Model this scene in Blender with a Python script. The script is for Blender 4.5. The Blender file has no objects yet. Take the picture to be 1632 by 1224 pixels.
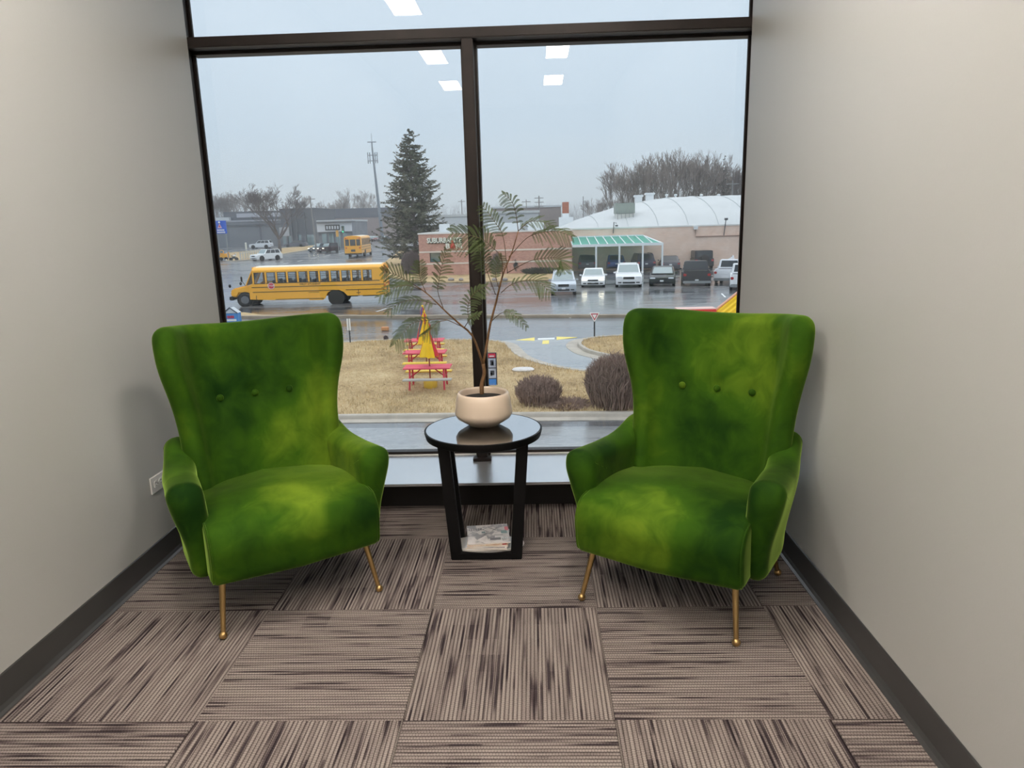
import bpy, bmesh, math, random
import numpy as np
from mathutils import Vector, Matrix
S = bpy.context.scene
COL = S.collection
PI = math.pi

# ------------------------------------------------------------------ camera
YAW, PITCH, ROLL, FPX, EYE = -0.0347, 0.2210, -0.0271, 1133.4, 1.39
cy_, sy_, cp_, sp_ = math.cos(YAW), math.sin(YAW), math.cos(PITCH), math.sin(PITCH)
FW = Vector((sy_ * cp_, cy_ * cp_, -sp_)); R0 = Vector((cy_, -sy_, 0)); U0 = R0.cross(FW)
RT = R0 * math.cos(ROLL) + U0 * math.sin(ROLL)
UP = -R0 * math.sin(ROLL) + U0 * math.cos(ROLL)
cam = bpy.data.cameras.new('camera'); camo = bpy.data.objects.new('camera', cam); COL.objects.link(camo)
camo.matrix_world = Matrix(((RT.x, UP.x, -FW.x, 0), (RT.y, UP.y, -FW.y, 0), (RT.z, UP.z, -FW.z, EYE), (0, 0, 0, 1)))
cam.sensor_fit = 'HORIZONTAL'; cam.sensor_width = 36; cam.lens = FPX / 1632 * 36
cam.clip_start = 0.05; cam.clip_end = 3000
S.camera = camo

# ------------------------------------------------------------------ sky and exposure
W = bpy.data.worlds.new('overcast_sky'); S.world = W; W.use_nodes = True
wn, wl = W.node_tree.nodes, W.node_tree.links
for n in list(wn): wn.remove(n)
wo = wn.new('ShaderNodeOutputWorld'); bg = wn.new('ShaderNodeBackground')
tc = wn.new('ShaderNodeTexCoord'); sx = wn.new('ShaderNodeSeparateXYZ'); rp = wn.new('ShaderNodeValToRGB')
nz = wn.new('ShaderNodeTexNoise'); nz.inputs['Scale'].default_value = 1.6; nz.inputs['Detail'].default_value = 3
mx = wn.new('ShaderNodeMixRGB'); mx.blend_type = 'MULTIPLY'; mx.inputs[0].default_value = 0.12
wl.new(tc.outputs['Generated'], sx.inputs[0]); wl.new(sx.outputs['Z'], rp.inputs[0])
e = rp.color_ramp.elements
e[0].position = 0.0; e[0].color = (0.56, 0.655, 0.715, 1)
e[1].position = 1.0; e[1].color = (1.50, 1.57, 1.64, 1)
k = e.new(0.12); k.color = (0.512, 0.628, 0.735, 1)
k = e.new(0.34); k.color = (0.58, 0.685, 0.79, 1)
wl.new(tc.outputs['Generated'], nz.inputs['Vector']); wl.new(rp.outputs[0], mx.inputs[1]); wl.new(nz.outputs['Fac'], mx.inputs[2])
wl.new(mx.outputs[0], bg.inputs['Color']); bg.inputs['Strength'].default_value = 1.36
wl.new(bg.outputs[0], wo.inputs[0])
S.view_settings.view_transform = 'Standard'; S.view_settings.look = 'None'
S.view_settings.gamma = 1; S.view_settings.use_curve_mapping = False
S.view_settings.exposure = 0.0
LAMP = 72.0            # radiance of the room's recessed lamps
LAMP_COL = (1.0, 0.90, 0.81)

S.cycles.use_denoising = True
S.cycles.max_bounces = 8; S.cycles.transparent_max_bounces = 24
S.cycles.diffuse_bounces = 5; S.cycles.sample_clamp_indirect = 6
S.cycles.caustics_reflective = False; S.cycles.caustics_refractive = False

# ------------------------------------------------------------------ helpers
ZG = 1.39 - 5.6        # the street lies a storey below this floor
def ray(px, py): return FW + RT * ((px - 816) / FPX) + UP * ((612 - py) / FPX)
def gp(px, py, z=ZG):
    d = ray(px, py); t = (z - EYE) / d.z
    return Vector((d.x * t, d.y * t, z))
def ap(px, py, y):
    d = ray(px, py); t = y / d.y
    return Vector((d.x * t, y, EYE + d.z * t))
def pxm(y): return y / FPX     # metres per pixel at depth y (about)

class MB:
    """collects shapes for ONE mesh object"""
    def __init__(s): s.v = []; s.f = []
    def add(s, vs, fs):
        o = len(s.v); s.v += [tuple(v) for v in vs]; s.f += [tuple(i + o for i in f) for f in fs]; return s
    def box(s, c, d, rz=0, M=None):
        x, y, z = d[0] / 2, d[1] / 2, d[2] / 2
        vs = [Vector((a * x, b * y, q * z)) for q in (-1, 1) for b in (-1, 1) for a in (-1, 1)]
        m = M if M is not None else Matrix.Rotation(rz, 3, 'Z')
        vs = [m @ v + Vector(c) for v in vs]
        return s.add(vs, [(0, 2, 3, 1), (4, 5, 7, 6), (0, 1, 5, 4), (2, 6, 7, 3), (0, 4, 6, 2), (1, 3, 7, 5)])
    def box2(s, a, b):
        return s.box([(a[i] + b[i]) / 2 for i in range(3)], [abs(b[i] - a[i]) for i in range(3)])
    def tube(s, pts, rad, n=6, cap=True):
        pts = [Vector(p) for p in pts]
        if not hasattr(rad, '__len__'): rad = [rad] * len(pts)
        vs, fs = [], []
        t0 = (pts[1] - pts[0]).normalized()
        a = t0.orthogonal().normalized()
        for i, p in enumerate(pts):
            t = (pts[min(i + 1, len(pts) - 1)] - pts[max(i - 1, 0)])
            t = t.normalized() if t.length > 1e-9 else t0
            a = (a - t * a.dot(t)); a = a.normalized() if a.length > 1e-6 else t.orthogonal().normalized()
            b = t.cross(a)
            for k in range(n):
                w = 2 * PI * k / n
                vs.append(p + (a * math.cos(w) + b * math.sin(w)) * rad[i])
        for i in range(len(pts) - 1):
            for k in range(n):
                k2 = (k + 1) % n
                fs.append((i * n + k, i * n + k2, (i + 1) * n + k2, (i + 1) * n + k))
        if cap and n > 2:
            fs.append(tuple(range(n))[::-1]); fs.append(tuple((len(pts) - 1) * n + k for k in range(n)))
        return s.add(vs, fs)
    def lathe(s, prof, n=24, c=(0, 0, 0), M=None, close=False):
        vs, fs = [], []
        m = M if M is not None else Matrix.Identity(3)
        for r, z in prof:
            for k in range(n):
                w = 2 * PI * k / n
                vs.append(m @ Vector((r * math.cos(w), r * math.sin(w), z)) + Vector(c))
        for i in range(len(prof) - 1):
            for k in range(n):
                k2 = (k + 1) % n
                fs.append((i * n + k, i * n + k2, (i + 1) * n + k2, (i + 1) * n + k))
        if prof[0][0] > 1e-6: fs.append(tuple(range(n))[::-1])
        if prof[-1][0] > 1e-6: fs.append(tuple((len(prof) - 1) * n + k for k in range(n)))
        return s.add(vs, fs)
    def ball(s, c, r, n=12, m=8, sc=(1, 1, 1)):
        prof = [(max(1e-7, r * math.sin(PI * i / m)), -r * math.cos(PI * i / m)) for i in range(m + 1)]
        o = len(s.v); s.lathe(prof, n)
        s.v[o:] = [(v[0] * sc[0] + c[0], v[1] * sc[1] + c[1], v[2] * sc[2] + c[2]) for v in s.v[o:]]
        return s
    def prism(s, poly, fn0, fn1):
        """poly of 2D points, fn0 / fn1 map a 2D point to the two ends"""
        n = len(poly)
        vs = [fn0(*p) for p in poly] + [fn1(*p) for p in poly]
        fs = [tuple(range(n))[::-1], tuple(range(n, 2 * n))]
        fs += [(i, (i + 1) % n, n + (i + 1) % n, n + i) for i in range(n)]
        return s.add(vs, fs)
    def slab(s, poly, z0, z1):
        return s.prism([tuple(p[:2]) for p in poly], lambda x, y: (x, y, z0), lambda x, y: (x, y, z1))
    def quad(s, a, b, c, d): return s.add([a, b, c, d], [(0, 1, 2, 3)])
    def mesh(s, name):
        me = bpy.data.meshes.new(name); me.from_pydata(s.v, [], s.f); me.update(); return me
    def build(s, name, mat, parent=None, smooth=False, bevel=0, seg=2, ang=0.6):
        me = s.mesh(name)
        bm = bmesh.new(); bm.from_mesh(me)
        bmesh.ops.recalc_face_normals(bm, faces=bm.faces[:]) if not getattr(s, 'raw', False) else None
        if bevel:
            es = [e for e in bm.edges if len(e.link_faces) == 2 and e.calc_face_angle(0) > ang]
            bmesh.ops.bevel(bm, geom=es, offset=bevel, segments=seg, affect='EDGES', clamp_overlap=True)
        bm.to_mesh(me); bm.free()
        if smooth:
            me.shade_smooth()
            if bevel or smooth == 'auto':
                try: me.set_sharp_from_angle(angle=0.7)
                except Exception: pass
        if mat: me.materials.append(mat)
        o = bpy.data.objects.new(name, me); COL.objects.link(o)
        if parent: o.parent = parent
        return o

def tag(o, label=None, cat=None, group=None, kind=None):
    if label: o['label'] = label
    if cat: o['category'] = cat
    if group: o['group'] = group
    if kind: o['kind'] = kind
    return o
def empty(name, label, cat, loc=(0, 0, 0), rz=0, group=None):
    o = bpy.data.objects.new(name, None); COL.objects.link(o); o.empty_display_size = 0.1
    o.location = loc; o.rotation_euler = (0, 0, rz)
    return tag(o, label, cat, group)
def struct(name, mb, mat, **k):
    o = mb.build(name, mat, **k); o['kind'] = 'structure'; return o
def copy_tree(o, parent=None):
    c = o.copy(); COL.objects.link(c)
    if parent: c.parent = parent
    for ch in list(o.children): copy_tree(ch, c)
    return c

def text_mesh(txt, size, mat, name, parent, M, depth=0.0, sx=1.0, align='CENTER', bold=0.012):
    cu = bpy.data.curves.new('t', 'FONT'); cu.body = txt; cu.size = size; cu.align_x = align; cu.align_y = 'CENTER'
    cu.extrude = depth; cu.offset = bold * size; cu.resolution_u = 2
    to = bpy.data.objects.new('t', cu); COL.objects.link(to)
    dg = bpy.context.evaluated_depsgraph_get()
    me = bpy.data.meshes.new_from_object(to.evaluated_get(dg)); bpy.data.objects.remove(to)
    me.name = name
    me.transform(M @ Matrix.Diagonal((sx, 1, 1, 1)))
    me.materials.clear(); me.materials.append(mat)
    o = bpy.data.objects.new(name, me); COL.objects.link(o)
    if parent: o.parent = parent
    return o
# text standing upright and read from -y
STAND = Matrix(((1, 0, 0, 0), (0, 0, -1, 0), (0, 1, 0, 0), (0, 0, 0, 1)))

# ------------------------------------------------------------------ materials
def new_mat(name):
    m = bpy.data.materials.new(name); m.use_nodes = True
    nt = m.node_tree; b = nt.nodes['Principled BSDF']
    return m, nt, b
def N(nt, t, **kw):
    n = nt.nodes.new('ShaderNode' + t)
    for k, v in kw.items():
        if k in n.inputs: n.inputs[k].default_value = v
        else: setattr(n, k, v)
    return n
def srgb(r, g, b):
    f = lambda c: (c / 255 / 12.92) if c / 255 <= 0.04045 else ((c / 255 + 0.055) / 1.055) ** 2.4
    return (f(r), f(g), f(b), 1)
_mc = {}
def plain(name, col, rough=0.5, metal=0.0, var=0.0, scale=8, bump=0.0, spec=None, emis=None, ior=None):
    """simple procedural material, colour gently varied by noise"""
    if name in _mc: return _mc[name]
    m, nt, b = new_mat(name); _mc[name] = m
    c = srgb(*col)
    b.inputs['Roughness'].default_value = rough; b.inputs['Metallic'].default_value = metal
    if spec is not None: b.inputs['Specular IOR Level'].default_value = spec
    if ior: b.inputs['IOR'].default_value = ior
    b.inputs['Base Color'].default_value = c
    if var or bump:
        t = N(nt, 'TexCoord'); n = N(nt, 'TexNoise', Scale=scale, Detail=4.0)
        nt.links.new(t.outputs['Object'], n.inputs['Vector'])
        if var:
            r = N(nt, 'ValToRGB'); r.color_ramp.elements[0].color = tuple(x * (1 - var) for x in c[:3]) + (1,)
            r.color_ramp.elements[1].color = tuple(min(1, x * (1 + var)) for x in c[:3]) + (1,)
            r.color_ramp.elements[0].position = 0.3; r.color_ramp.elements[1].position = 0.7
            nt.links.new(n.outputs['Fac'], r.inputs[0]); nt.links.new(r.outputs[0], b.inputs['Base Color'])
        if bump:
            u = N(nt, 'Bump', Strength=bump, Distance=0.02); nt.links.new(n.outputs['Fac'], u.inputs['Height'])
            nt.links.new(u.outputs[0], b.inputs['Normal'])
    if emis:
        b.inputs['Emission Color'].default_value = srgb(*emis[0]); b.inputs['Emission Strength'].default_value = emis[1]
    return m

def glass_mat(name, tint=(1, 1, 1), ior=1.45, rough=0.0, dirt=0.0):
    m, nt, b = new_mat(name); nt.nodes.remove(b); out = nt.nodes['Material Output']
    tr = N(nt, 'BsdfTransparent'); tr.inputs[0].default_value = (*tint, 1)
    gl = N(nt, 'BsdfGlossy', Roughness=rough); gl.inputs[0].default_value = (1, 1, 1, 1)
    fr = N(nt, 'Fresnel', IOR=ior); mi = N(nt, 'MixShader')
    nt.links.new(fr.outputs[0], mi.inputs[0]); nt.links.new(tr.outputs[0], mi.inputs[1]); nt.links.new(gl.outputs[0], mi.inputs[2])
    nt.links.new(mi.outputs[0], out.inputs['Surface'])
    return m

def velvet():
    m, nt, b = new_mat('green_velvet')
    t = N(nt, 'TexCoord')
    n1 = N(nt, 'TexNoise', Scale=2.3, Detail=3.0, Roughness=0.5, Distortion=0.35)
    n2 = N(nt, 'TexNoise', Scale=12.0, Detail=3.0, Roughness=0.6, Distortion=0.6)
    mp = N(nt, 'Mapping'); mp.inputs['Scale'].default_value = (1.0, 1.0, 0.8)
    oi = N(nt, 'ObjectInfo'); ad = N(nt, 'VectorMath', operation='ADD')
    nt.links.new(t.outputs['Object'], ad.inputs[0]); nt.links.new(oi.outputs['Location'], ad.inputs[1])
    nt.links.new(ad.outputs[0], mp.inputs[0])
    nt.links.new(mp.outputs[0], n1.inputs['Vector']); nt.links.new(mp.outputs[0], n2.inputs['Vector'])
    mm = N(nt, 'MixRGB'); mm.inputs[0].default_value = 0.20
    nt.links.new(n1.outputs['Fac'], mm.inputs[1]); nt.links.new(n2.outputs['Fac'], mm.inputs[2])
    r = N(nt, 'ValToRGB'); el = r.color_ramp.elements
    el[0].position = 0.36; el[0].color = srgb(16, 46, 5)
    el[1].position = 0.70; el[1].color = srgb(106, 132, 32)
    k = el.new(0.52); k.color = srgb(50, 84, 12)
    nt.links.new(mm.outputs[0], r.inputs[0]); nt.links.new(r.outputs[0], b.inputs['Base Color'])
    b.inputs['Roughness'].default_value = 0.85; b.inputs['Specular IOR Level'].default_value = 0.12
    b.inputs['Sheen Weight'].default_value = 1.0; b.inputs['Sheen Roughness'].default_value = 0.27
    b.inputs['Sheen Tint'].default_value = srgb(170, 204, 96)
    bp = N(nt, 'Bump', Strength=0.22, Distance=0.012); nt.links.new(mm.outputs[0], bp.inputs['Height'])
    nt.links.new(bp.outputs[0], b.inputs['Normal'])
    return m

def wall_paint():
    m, nt, b = new_mat('warm_grey_wall_paint')
    t = N(nt, 'TexCoord'); n = N(nt, 'TexNoise', Scale=180.0, Detail=3.0); n2 = N(nt, 'TexNoise', Scale=1.1, Detail=3.0)
    for q in (n, n2): nt.links.new(t.outputs['Object'], q.inputs['Vector'])
    r = N(nt, 'ValToRGB'); r.color_ramp.elements[0].color = srgb(186, 187, 184); r.color_ramp.elements[1].color = srgb(191, 192, 189)
    nt.links.new(n2.outputs['Fac'], r.inputs[0]); nt.links.new(r.outputs[0], b.inputs['Base Color'])
    b.inputs['Roughness'].default_value = 0.40; b.inputs['Specular IOR Level'].default_value = 0.6
    bp = N(nt, 'Bump', Strength=0.06, Distance=0.004); nt.links.new(n.outputs['Fac'], bp.inputs['Height']); nt.links.new(bp.outputs[0], b.inputs['Normal'])
    return m

def carpet():
    """ribbed carpet tile: rows along local y, each row a chain of loops, with dark yarn streaks"""
    m, nt, b = new_mat('ribbed_carpet')
    L = nt.links.new
    t = N(nt, 'TexCoord'); oi = N(nt, 'ObjectInfo'); sp = N(nt, 'SeparateXYZ'); L(t.outputs['Object'], sp.inputs[0])
    def M(op, a, b2=None):
        n = N(nt, 'Math', operation=op)
        for i, v in enumerate((a, b2)):
            if v is None: continue
            if isinstance(v, (int, float)): n.inputs[i].default_value = v
            else: L(v, n.inputs[i])
        return n.outputs[0]
    X, Y = sp.outputs['X'], sp.outputs['Y']
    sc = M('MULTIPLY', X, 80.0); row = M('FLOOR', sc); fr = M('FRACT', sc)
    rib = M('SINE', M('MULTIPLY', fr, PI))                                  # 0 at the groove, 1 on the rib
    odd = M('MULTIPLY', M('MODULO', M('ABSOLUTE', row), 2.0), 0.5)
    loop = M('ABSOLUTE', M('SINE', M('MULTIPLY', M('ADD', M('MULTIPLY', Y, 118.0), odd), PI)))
    rnd = M('MULTIPLY', oi.outputs['Random'], 37.0)
    cv = N(nt, 'CombineXYZ'); L(M('ADD', M('MULTIPLY', M('FLOOR', M('MULTIPLY', X, 130.0)), 3.71), rnd), cv.inputs[0]); L(M('MULTIPLY', Y, 3.0), cv.inputs[1]); L(rnd, cv.inputs[2])
    ns = N(nt, 'TexNoise', Scale=1.0, Detail=1.0); L(cv.outputs[0], ns.inputs['Vector'])
    cv2 = N(nt, 'CombineXYZ'); L(M('ADD', M('MULTIPLY', X, 24.0), rnd), cv2.inputs[0]); L(M('MULTIPLY', Y, 3.0), cv2.inputs[1]); L(rnd, cv2.inputs[2])
    nb = N(nt, 'TexNoise', Scale=1.0, Detail=2.0); L(cv2.outputs[0], nb.inputs['Vector'])
    st = M('ADD', M('MULTIPLY', ns.outputs['Fac'], 0.9), M('MULTIPLY', nb.outputs['Fac'], 0.1))
    cv3 = N(nt, 'CombineXYZ'); L(M('MULTIPLY', M('FLOOR', M('ADD', M('MULTIPLY', Y, 11.0), rnd)), 5.3), cv3.inputs[0]); L(M('ADD', M('MULTIPLY', X, 4.0), rnd), cv3.inputs[1])
    n3 = N(nt, 'TexNoise', Scale=1.0, Detail=1.0); L(cv3.outputs[0], n3.inputs['Vector'])
    st = M('ADD', st, M('MULTIPLY', M('SUBTRACT', n3.outputs['Fac'], 0.5), 0.16))
    r = N(nt, 'ValToRGB'); el = r.color_ramp.elements
    el[0].position = 0.368; el[0].color = srgb(84, 75, 76)
    el[1].position = 0.425; el[1].color = srgb(126, 117, 114)
    k = el.new(0.60); k.color = srgb(150, 141, 136)
    k = el.new(0.335); k.color = srgb(62, 54, 57)
    L(st, r.inputs[0])
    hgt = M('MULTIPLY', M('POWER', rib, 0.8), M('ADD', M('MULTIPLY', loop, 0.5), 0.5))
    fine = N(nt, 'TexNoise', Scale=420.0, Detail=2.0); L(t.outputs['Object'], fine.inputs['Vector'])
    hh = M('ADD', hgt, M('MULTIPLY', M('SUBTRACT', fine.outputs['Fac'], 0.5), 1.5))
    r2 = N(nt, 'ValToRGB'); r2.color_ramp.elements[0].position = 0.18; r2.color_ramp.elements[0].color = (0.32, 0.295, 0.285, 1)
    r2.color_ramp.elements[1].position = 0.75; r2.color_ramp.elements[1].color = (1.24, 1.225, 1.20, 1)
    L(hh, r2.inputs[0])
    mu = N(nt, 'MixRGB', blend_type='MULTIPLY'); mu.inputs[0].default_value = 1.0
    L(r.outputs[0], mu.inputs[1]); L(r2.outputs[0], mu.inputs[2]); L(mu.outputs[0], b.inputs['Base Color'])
    b.inputs['Roughness'].default_value = 0.95; b.inputs['Specular IOR Level'].default_value = 0.1
    bp = N(nt, 'Bump', Strength=0.6, Distance=0.004); L(hh, bp.inputs['Height']); L(bp.outputs[0], b.inputs['Normal'])
    return m

def wet_asphalt(name='wet_asphalt', dark=(82, 84, 87), lite=(120, 121, 122), lo=0.14, hi=0.46, scale=0.16):
    m, nt, b = new_mat(name); L = nt.links.new
    t = N(nt, 'TexCoord'); mp = N(nt, 'Mapping'); mp.inputs['Scale'].default_value = (0.45, 1.0, 1.0); L(t.outputs['Object'], mp.inputs[0])
    n1 = N(nt, 'TexNoise', Scale=scale, Detail=6.0, Roughness=0.62, Distortion=0.8); L(mp.outputs[0], n1.inputs['Vector'])
    n2 = N(nt, 'TexNoise', Scale=7.0, Detail=5.0); L(t.outputs['Object'], n2.inputs['Vector'])
    r = N(nt, 'ValToRGB'); r.color_ramp.elements[0].position = 0.4; r.color_ramp.elements[1].position = 0.62
    r.color_ramp.elements[0].color = srgb(*dark); r.color_ramp.elements[1].color = srgb(*lite); L(n1.outputs['Fac'], r.inputs[0])
    mu = N(nt, 'MixRGB', blend_type='OVERLAY'); mu.inputs[0].default_value = 0.3; L(r.outputs[0], mu.inputs[1]); L(n2.outputs['Fac'], mu.inputs[2])
    L(mu.outputs[0], b.inputs['Base Color'])
    rr = N(nt, 'MapRange'); rr.inputs[1].default_value = 0.38; rr.inputs[2].default_value = 0.66; rr.inputs[3].default_value = lo; rr.inputs[4].default_value = hi
    L(n1.outputs['Fac'], rr.inputs[0]); L(rr.outputs[0], b.inputs['Roughness'])
    b.inputs['IOR'].default_value = 1.45; b.inputs['Specular IOR Level'].default_value = 0.75
    b.inputs['Coat Weight'].default_value = 0.5; b.inputs['Coat Roughness'].default_value = 0.10
    mp2 = N(nt, 'Mapping'); mp2.inputs['Scale'].default_value = (0.12, 1.0, 1.0); L(t.outputs['Object'], mp2.inputs[0])
    n3 = N(nt, 'TexNoise', Scale=0.9, Detail=4.0, Roughness=0.6); L(mp2.outputs[0], n3.inputs['Vector'])
    bp2 = N(nt, 'Bump', Strength=0.5, Distance=0.05); L(n3.outputs['Fac'], bp2.inputs['Height'])
    bp = N(nt, 'Bump', Strength=0.10, Distance=0.03); L(n2.outputs['Fac'], bp.inputs['Height']); L(bp2.outputs[0], bp.inputs['Normal']); L(bp.outputs[0], b.inputs['Normal'])
    L(bp2.outputs[0], b.inputs['Coat Normal'])
    return m

def dry_grass():
    m, nt, b = new_mat('dormant_grass'); L = nt.links.new
    t = N(nt, 'TexCoord'); n1 = N(nt, 'TexNoise', Scale=0.55, Detail=6.0, Roughness=0.65); n2 = N(nt, 'TexNoise', Scale=9.0, Detail=6.0, Roughness=0.7)
    L(t.outputs['Object'], n1.inputs['Vector']); L(t.outputs['Object'], n2.inputs['Vector'])
    mm = N(nt, 'MixRGB'); mm.inputs[0].default_value = 0.5; L(n1.outputs['Fac'], mm.inputs[1]); L(n2.outputs['Fac'], mm.inputs[2])
    r = N(nt, 'ValToRGB'); el = r.color_ramp.elements
    el[0].position = 0.34; el[0].color = srgb(130, 110, 86); el[1].position = 0.66; el[1].color = srgb(208, 188, 150)
    k = el.new(0.5); k.color = srgb(184, 160, 122); L(mm.outputs[0], r.inputs[0]); L(r.outputs[0], b.inputs['Base Color'])
    b.inputs['Roughness'].default_value = 0.95; b.inputs['Specular IOR Level'].default_value = 0.1
    bp = N(nt, 'Bump', Strength=0.8, Distance=0.05); L(n2.outputs['Fac'], bp.inputs['Height']); L(bp.outputs[0], b.inputs['Normal'])
    return m

def brick_mat(name, c1, c2, mortar, scale, w=0.5, h=0.25):
    m, nt, b = new_mat(name); L = nt.links.new
    t = N(nt, 'TexCoord'); sp = N(nt, 'SeparateXYZ'); L(t.outputs['Object'], sp.inputs[0]); cv = N(nt, 'CombineXYZ')
    ad = N(nt, 'Math', operation='ADD'); L(sp.outputs['X'], ad.inputs[0]); L(sp.outputs['Y'], ad.inputs[1])
    L(ad.outputs[0], cv.inputs[0]); L(sp.outputs['Z'], cv.inputs[1])
    br = N(nt, 'TexBrick'); br.inputs['Scale'].default_value = scale; br.inputs['Brick Width'].default_value = w; br.inputs['Row Height'].default_value = h
    br.inputs['Color1'].default_value = srgb(*c1); br.inputs['Color2'].default_value = srgb(*c2); br.inputs['Mortar'].default_value = srgb(*mortar)
    br.inputs['Mortar Size'].default_value = 0.012; L(cv.outputs[0], br.inputs['Vector'])
    n = N(nt, 'TexNoise', Scale=0.8, Detail=5.0); L(t.outputs['Object'], n.inputs['Vector'])
    mu = N(nt, 'MixRGB', blend_type='OVERLAY'); mu.inputs[0].default_value = 0.25; L(br.outputs[0], mu.inputs[1]); L(n.outputs['Fac'], mu.inputs[2])
    L(mu.outputs[0], b.inputs['Base Color']); b.inputs['Roughness'].default_value = 0.85
    bp = N(nt, 'Bump', Strength=0.4, Distance=0.02); L(br.outputs['Fac'], bp.inputs['Height']); bp.invert = True; L(bp.outputs[0], b.inputs['Normal'])
    return m

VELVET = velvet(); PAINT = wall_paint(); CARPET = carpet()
ASPH = wet_asphalt(); LOTM = wet_asphalt('wet_lot', (78, 79, 82), (118, 118, 119), 0.08, 0.44, 0.22)
DRIVE = wet_asphalt('wet_concrete_lane', (128, 131, 133), (158, 160, 160), 0.16, 0.5, 0.3)
GRASS = dry_grass()
HAZE = bpy.data.materials.new('drizzle_haze'); HAZE.use_nodes = True
_h = HAZE.node_tree; _h.nodes.remove(_h.nodes['Principled BSDF'])
_v = N(_h, 'VolumeScatter', Density=0.0007, Anisotropy=0.2); _v.inputs['Color'].default_value = (0.93, 0.96, 1.0, 1)
_h.links.new(_v.outputs[0], _h.nodes['Material Output'].inputs['Volume'])
BRICK = brick_mat('red_brick', (206, 156, 138), (188, 138, 122), (206, 182, 170), 2.2)
BLOCK = brick_mat('tan_block', (236, 208, 190), (229, 201, 183), (218, 190, 174), 1.3)
BRASS = plain('brushed_brass', (192, 160, 108), 0.34, 1.0, 0.08, 30)
BLACKF = plain('black_painted_wood', (8, 8, 9), 0.5, 0, 0.15, 20, spec=0.25)
BLACKGLASS, _nt, _b = new_mat('black_glass_top')
_b.inputs['Base Color'].default_value = (0.60, 0.61, 0.63, 1); _b.inputs['Roughness'].default_value = 0.03; _b.inputs['Metallic'].default_value = 1.0
BRONZE = plain('dark_bronze_metal', (32, 25, 22), 0.45, 0.2, 0.2, 14, 0.03, spec=0.35)
RUBBER = plain('charcoal_vinyl_base', (64, 64, 64), 0.33, 0, 0.06, 5)
CERAMIC = plain('cream_ceramic', (214, 196, 176), 0.32, 0, 0.02, 6)
SOIL = plain('dark_soil', (30, 25, 22), 0.95, 0, 0.4, 60, 0.5)
BARK = plain('plant_bark', (112, 82, 52), 0.75, 0, 0.25, 60, 0.2)
LEAF = plain('fern_green', (72, 84, 52), 0.7, 0, 0.3, 14, spec=0.2)
WHITEM = plain('white_plastic', (232, 232, 230), 0.4, 0, 0.02, 5)
DARKM = plain('dark_slot', (40, 40, 42), 0.6, 0, 0.1, 5)
SILL = plain('satin_grey_sill', (214, 218, 222), 0.24, 0.75, 0.03, 3)
TEAL_SHEET, _t, _p = new_mat('teal_translucent_sheet')
_tl = N(_t, 'BsdfTranslucent'); _tl.inputs[0].default_value = srgb(130, 222, 204); _mx = N(_t, 'MixShader'); _mx.inputs[0].default_value = 0.45
_p.inputs['Base Color'].default_value = srgb(112, 204, 186); _p.inputs['Roughness'].default_value = 0.3
_t.links.new(_p.outputs[0], _mx.inputs[1]); _t.links.new(_tl.outputs[0], _mx.inputs[2]); _t.links.new(_mx.outputs[0], _t.nodes['Material Output'].inputs['Surface'])
GLASS = glass_mat('window_glass', (0.985, 0.99, 0.99), 1.5)
CONC = plain('curb_concrete', (176, 168, 156), 0.7, 0, 0.12, 2.5, 0.2)
GREYSTEEL = plain('galvanised_steel', (150, 154, 156), 0.45, 0.5, 0.08, 3)
WHITE_ROOF = plain('white_roof_membrane', (196, 200, 201), 0.5, 0, 0.06, 0.3)
TWIG = plain('bare_twigs', (146, 124, 112), 0.85, 0, 0.2, 4)
TREEBARK = plain('bare_tree_bark', (136, 126, 120), 0.85, 0, 0.15, 1)
NEEDLE = plain('spruce_needles', (94, 97, 78), 0.8, 0, 0.35, 0.9)
TYRE = plain('tyre_rubber', (26, 26, 28), 0.7, 0, 0.1, 6)
RIM = plain('alloy_rim', (150, 152, 156), 0.35, 0.8, 0.05, 6)
CARGLASS = plain('tinted_sky_toned_glass', (92, 122, 126), 0.04, 0, 0.05, 2, spec=1.0, ior=1.9)  # teal tint, base colour also lightened to stand for sky reflected in windshields
DARKGLASS = plain('dark_car_glass', (44, 50, 54), 0.05, 0, 0.05, 2, spec=0.7)
HEADL = plain('headlamp_lens', (225, 230, 235), 0.15, 0, 0.03, 9)
TAILL = plain('tail_lamp_lens', (176, 34, 38), 0.2, 0, 0.08, 9)
TRIMB = plain('black_trim', (28, 28, 30), 0.45, 0, 0.1, 9)
PLATE = plain('licence_plate', (225, 228, 230), 0.5, 0, 0.03, 9)
# ================================================================== THE ROOM
XL, XR, YE, YG, CEIL, YBK = -1.6308, 1.0354, 3.62, 3.735, 3.0, -3.2
struct('wall_left', MB().box2((XL - 0.12, YBK, 0), (XL, YE, CEIL)).box2((XL - 0.12, YE, 0), (XL - 0.03, YG + 0.012, CEIL)), PAINT)
struct('wall_right', MB().box2((XR, YBK, 0), (XR + 0.12, YE, CEIL)).box2((XR + 0.03, YE, 0), (XR + 0.12, YG + 0.012, CEIL)), PAINT)
struct('wall_back', MB().box2((XL - 0.12, YBK - 0.12, 0), (XR + 0.12, YBK, CEIL)), PAINT)
struct('ceiling', MB().box2((XL - 0.12, YBK - 0.12, CEIL), (XR + 0.12, YG + 0.12, CEIL + 0.1)), plain('ceiling_white', (232, 230, 226), 0.8, 0, 0.02, 3))
floor = struct('floor', MB().box2((XL - 0.12, YBK - 0.12, -0.2), (XR + 0.12, YG + 0.1, -0.012)), plain('subfloor', (60, 52, 48), 0.9))
# the storey below, out of sight: outer wall face under the window
struct('wall_outside', MB().box2((XL - 3, YE + 0.02, ZG), (XR + 3, YG + 0.12, -0.2)), BRICK)
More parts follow.
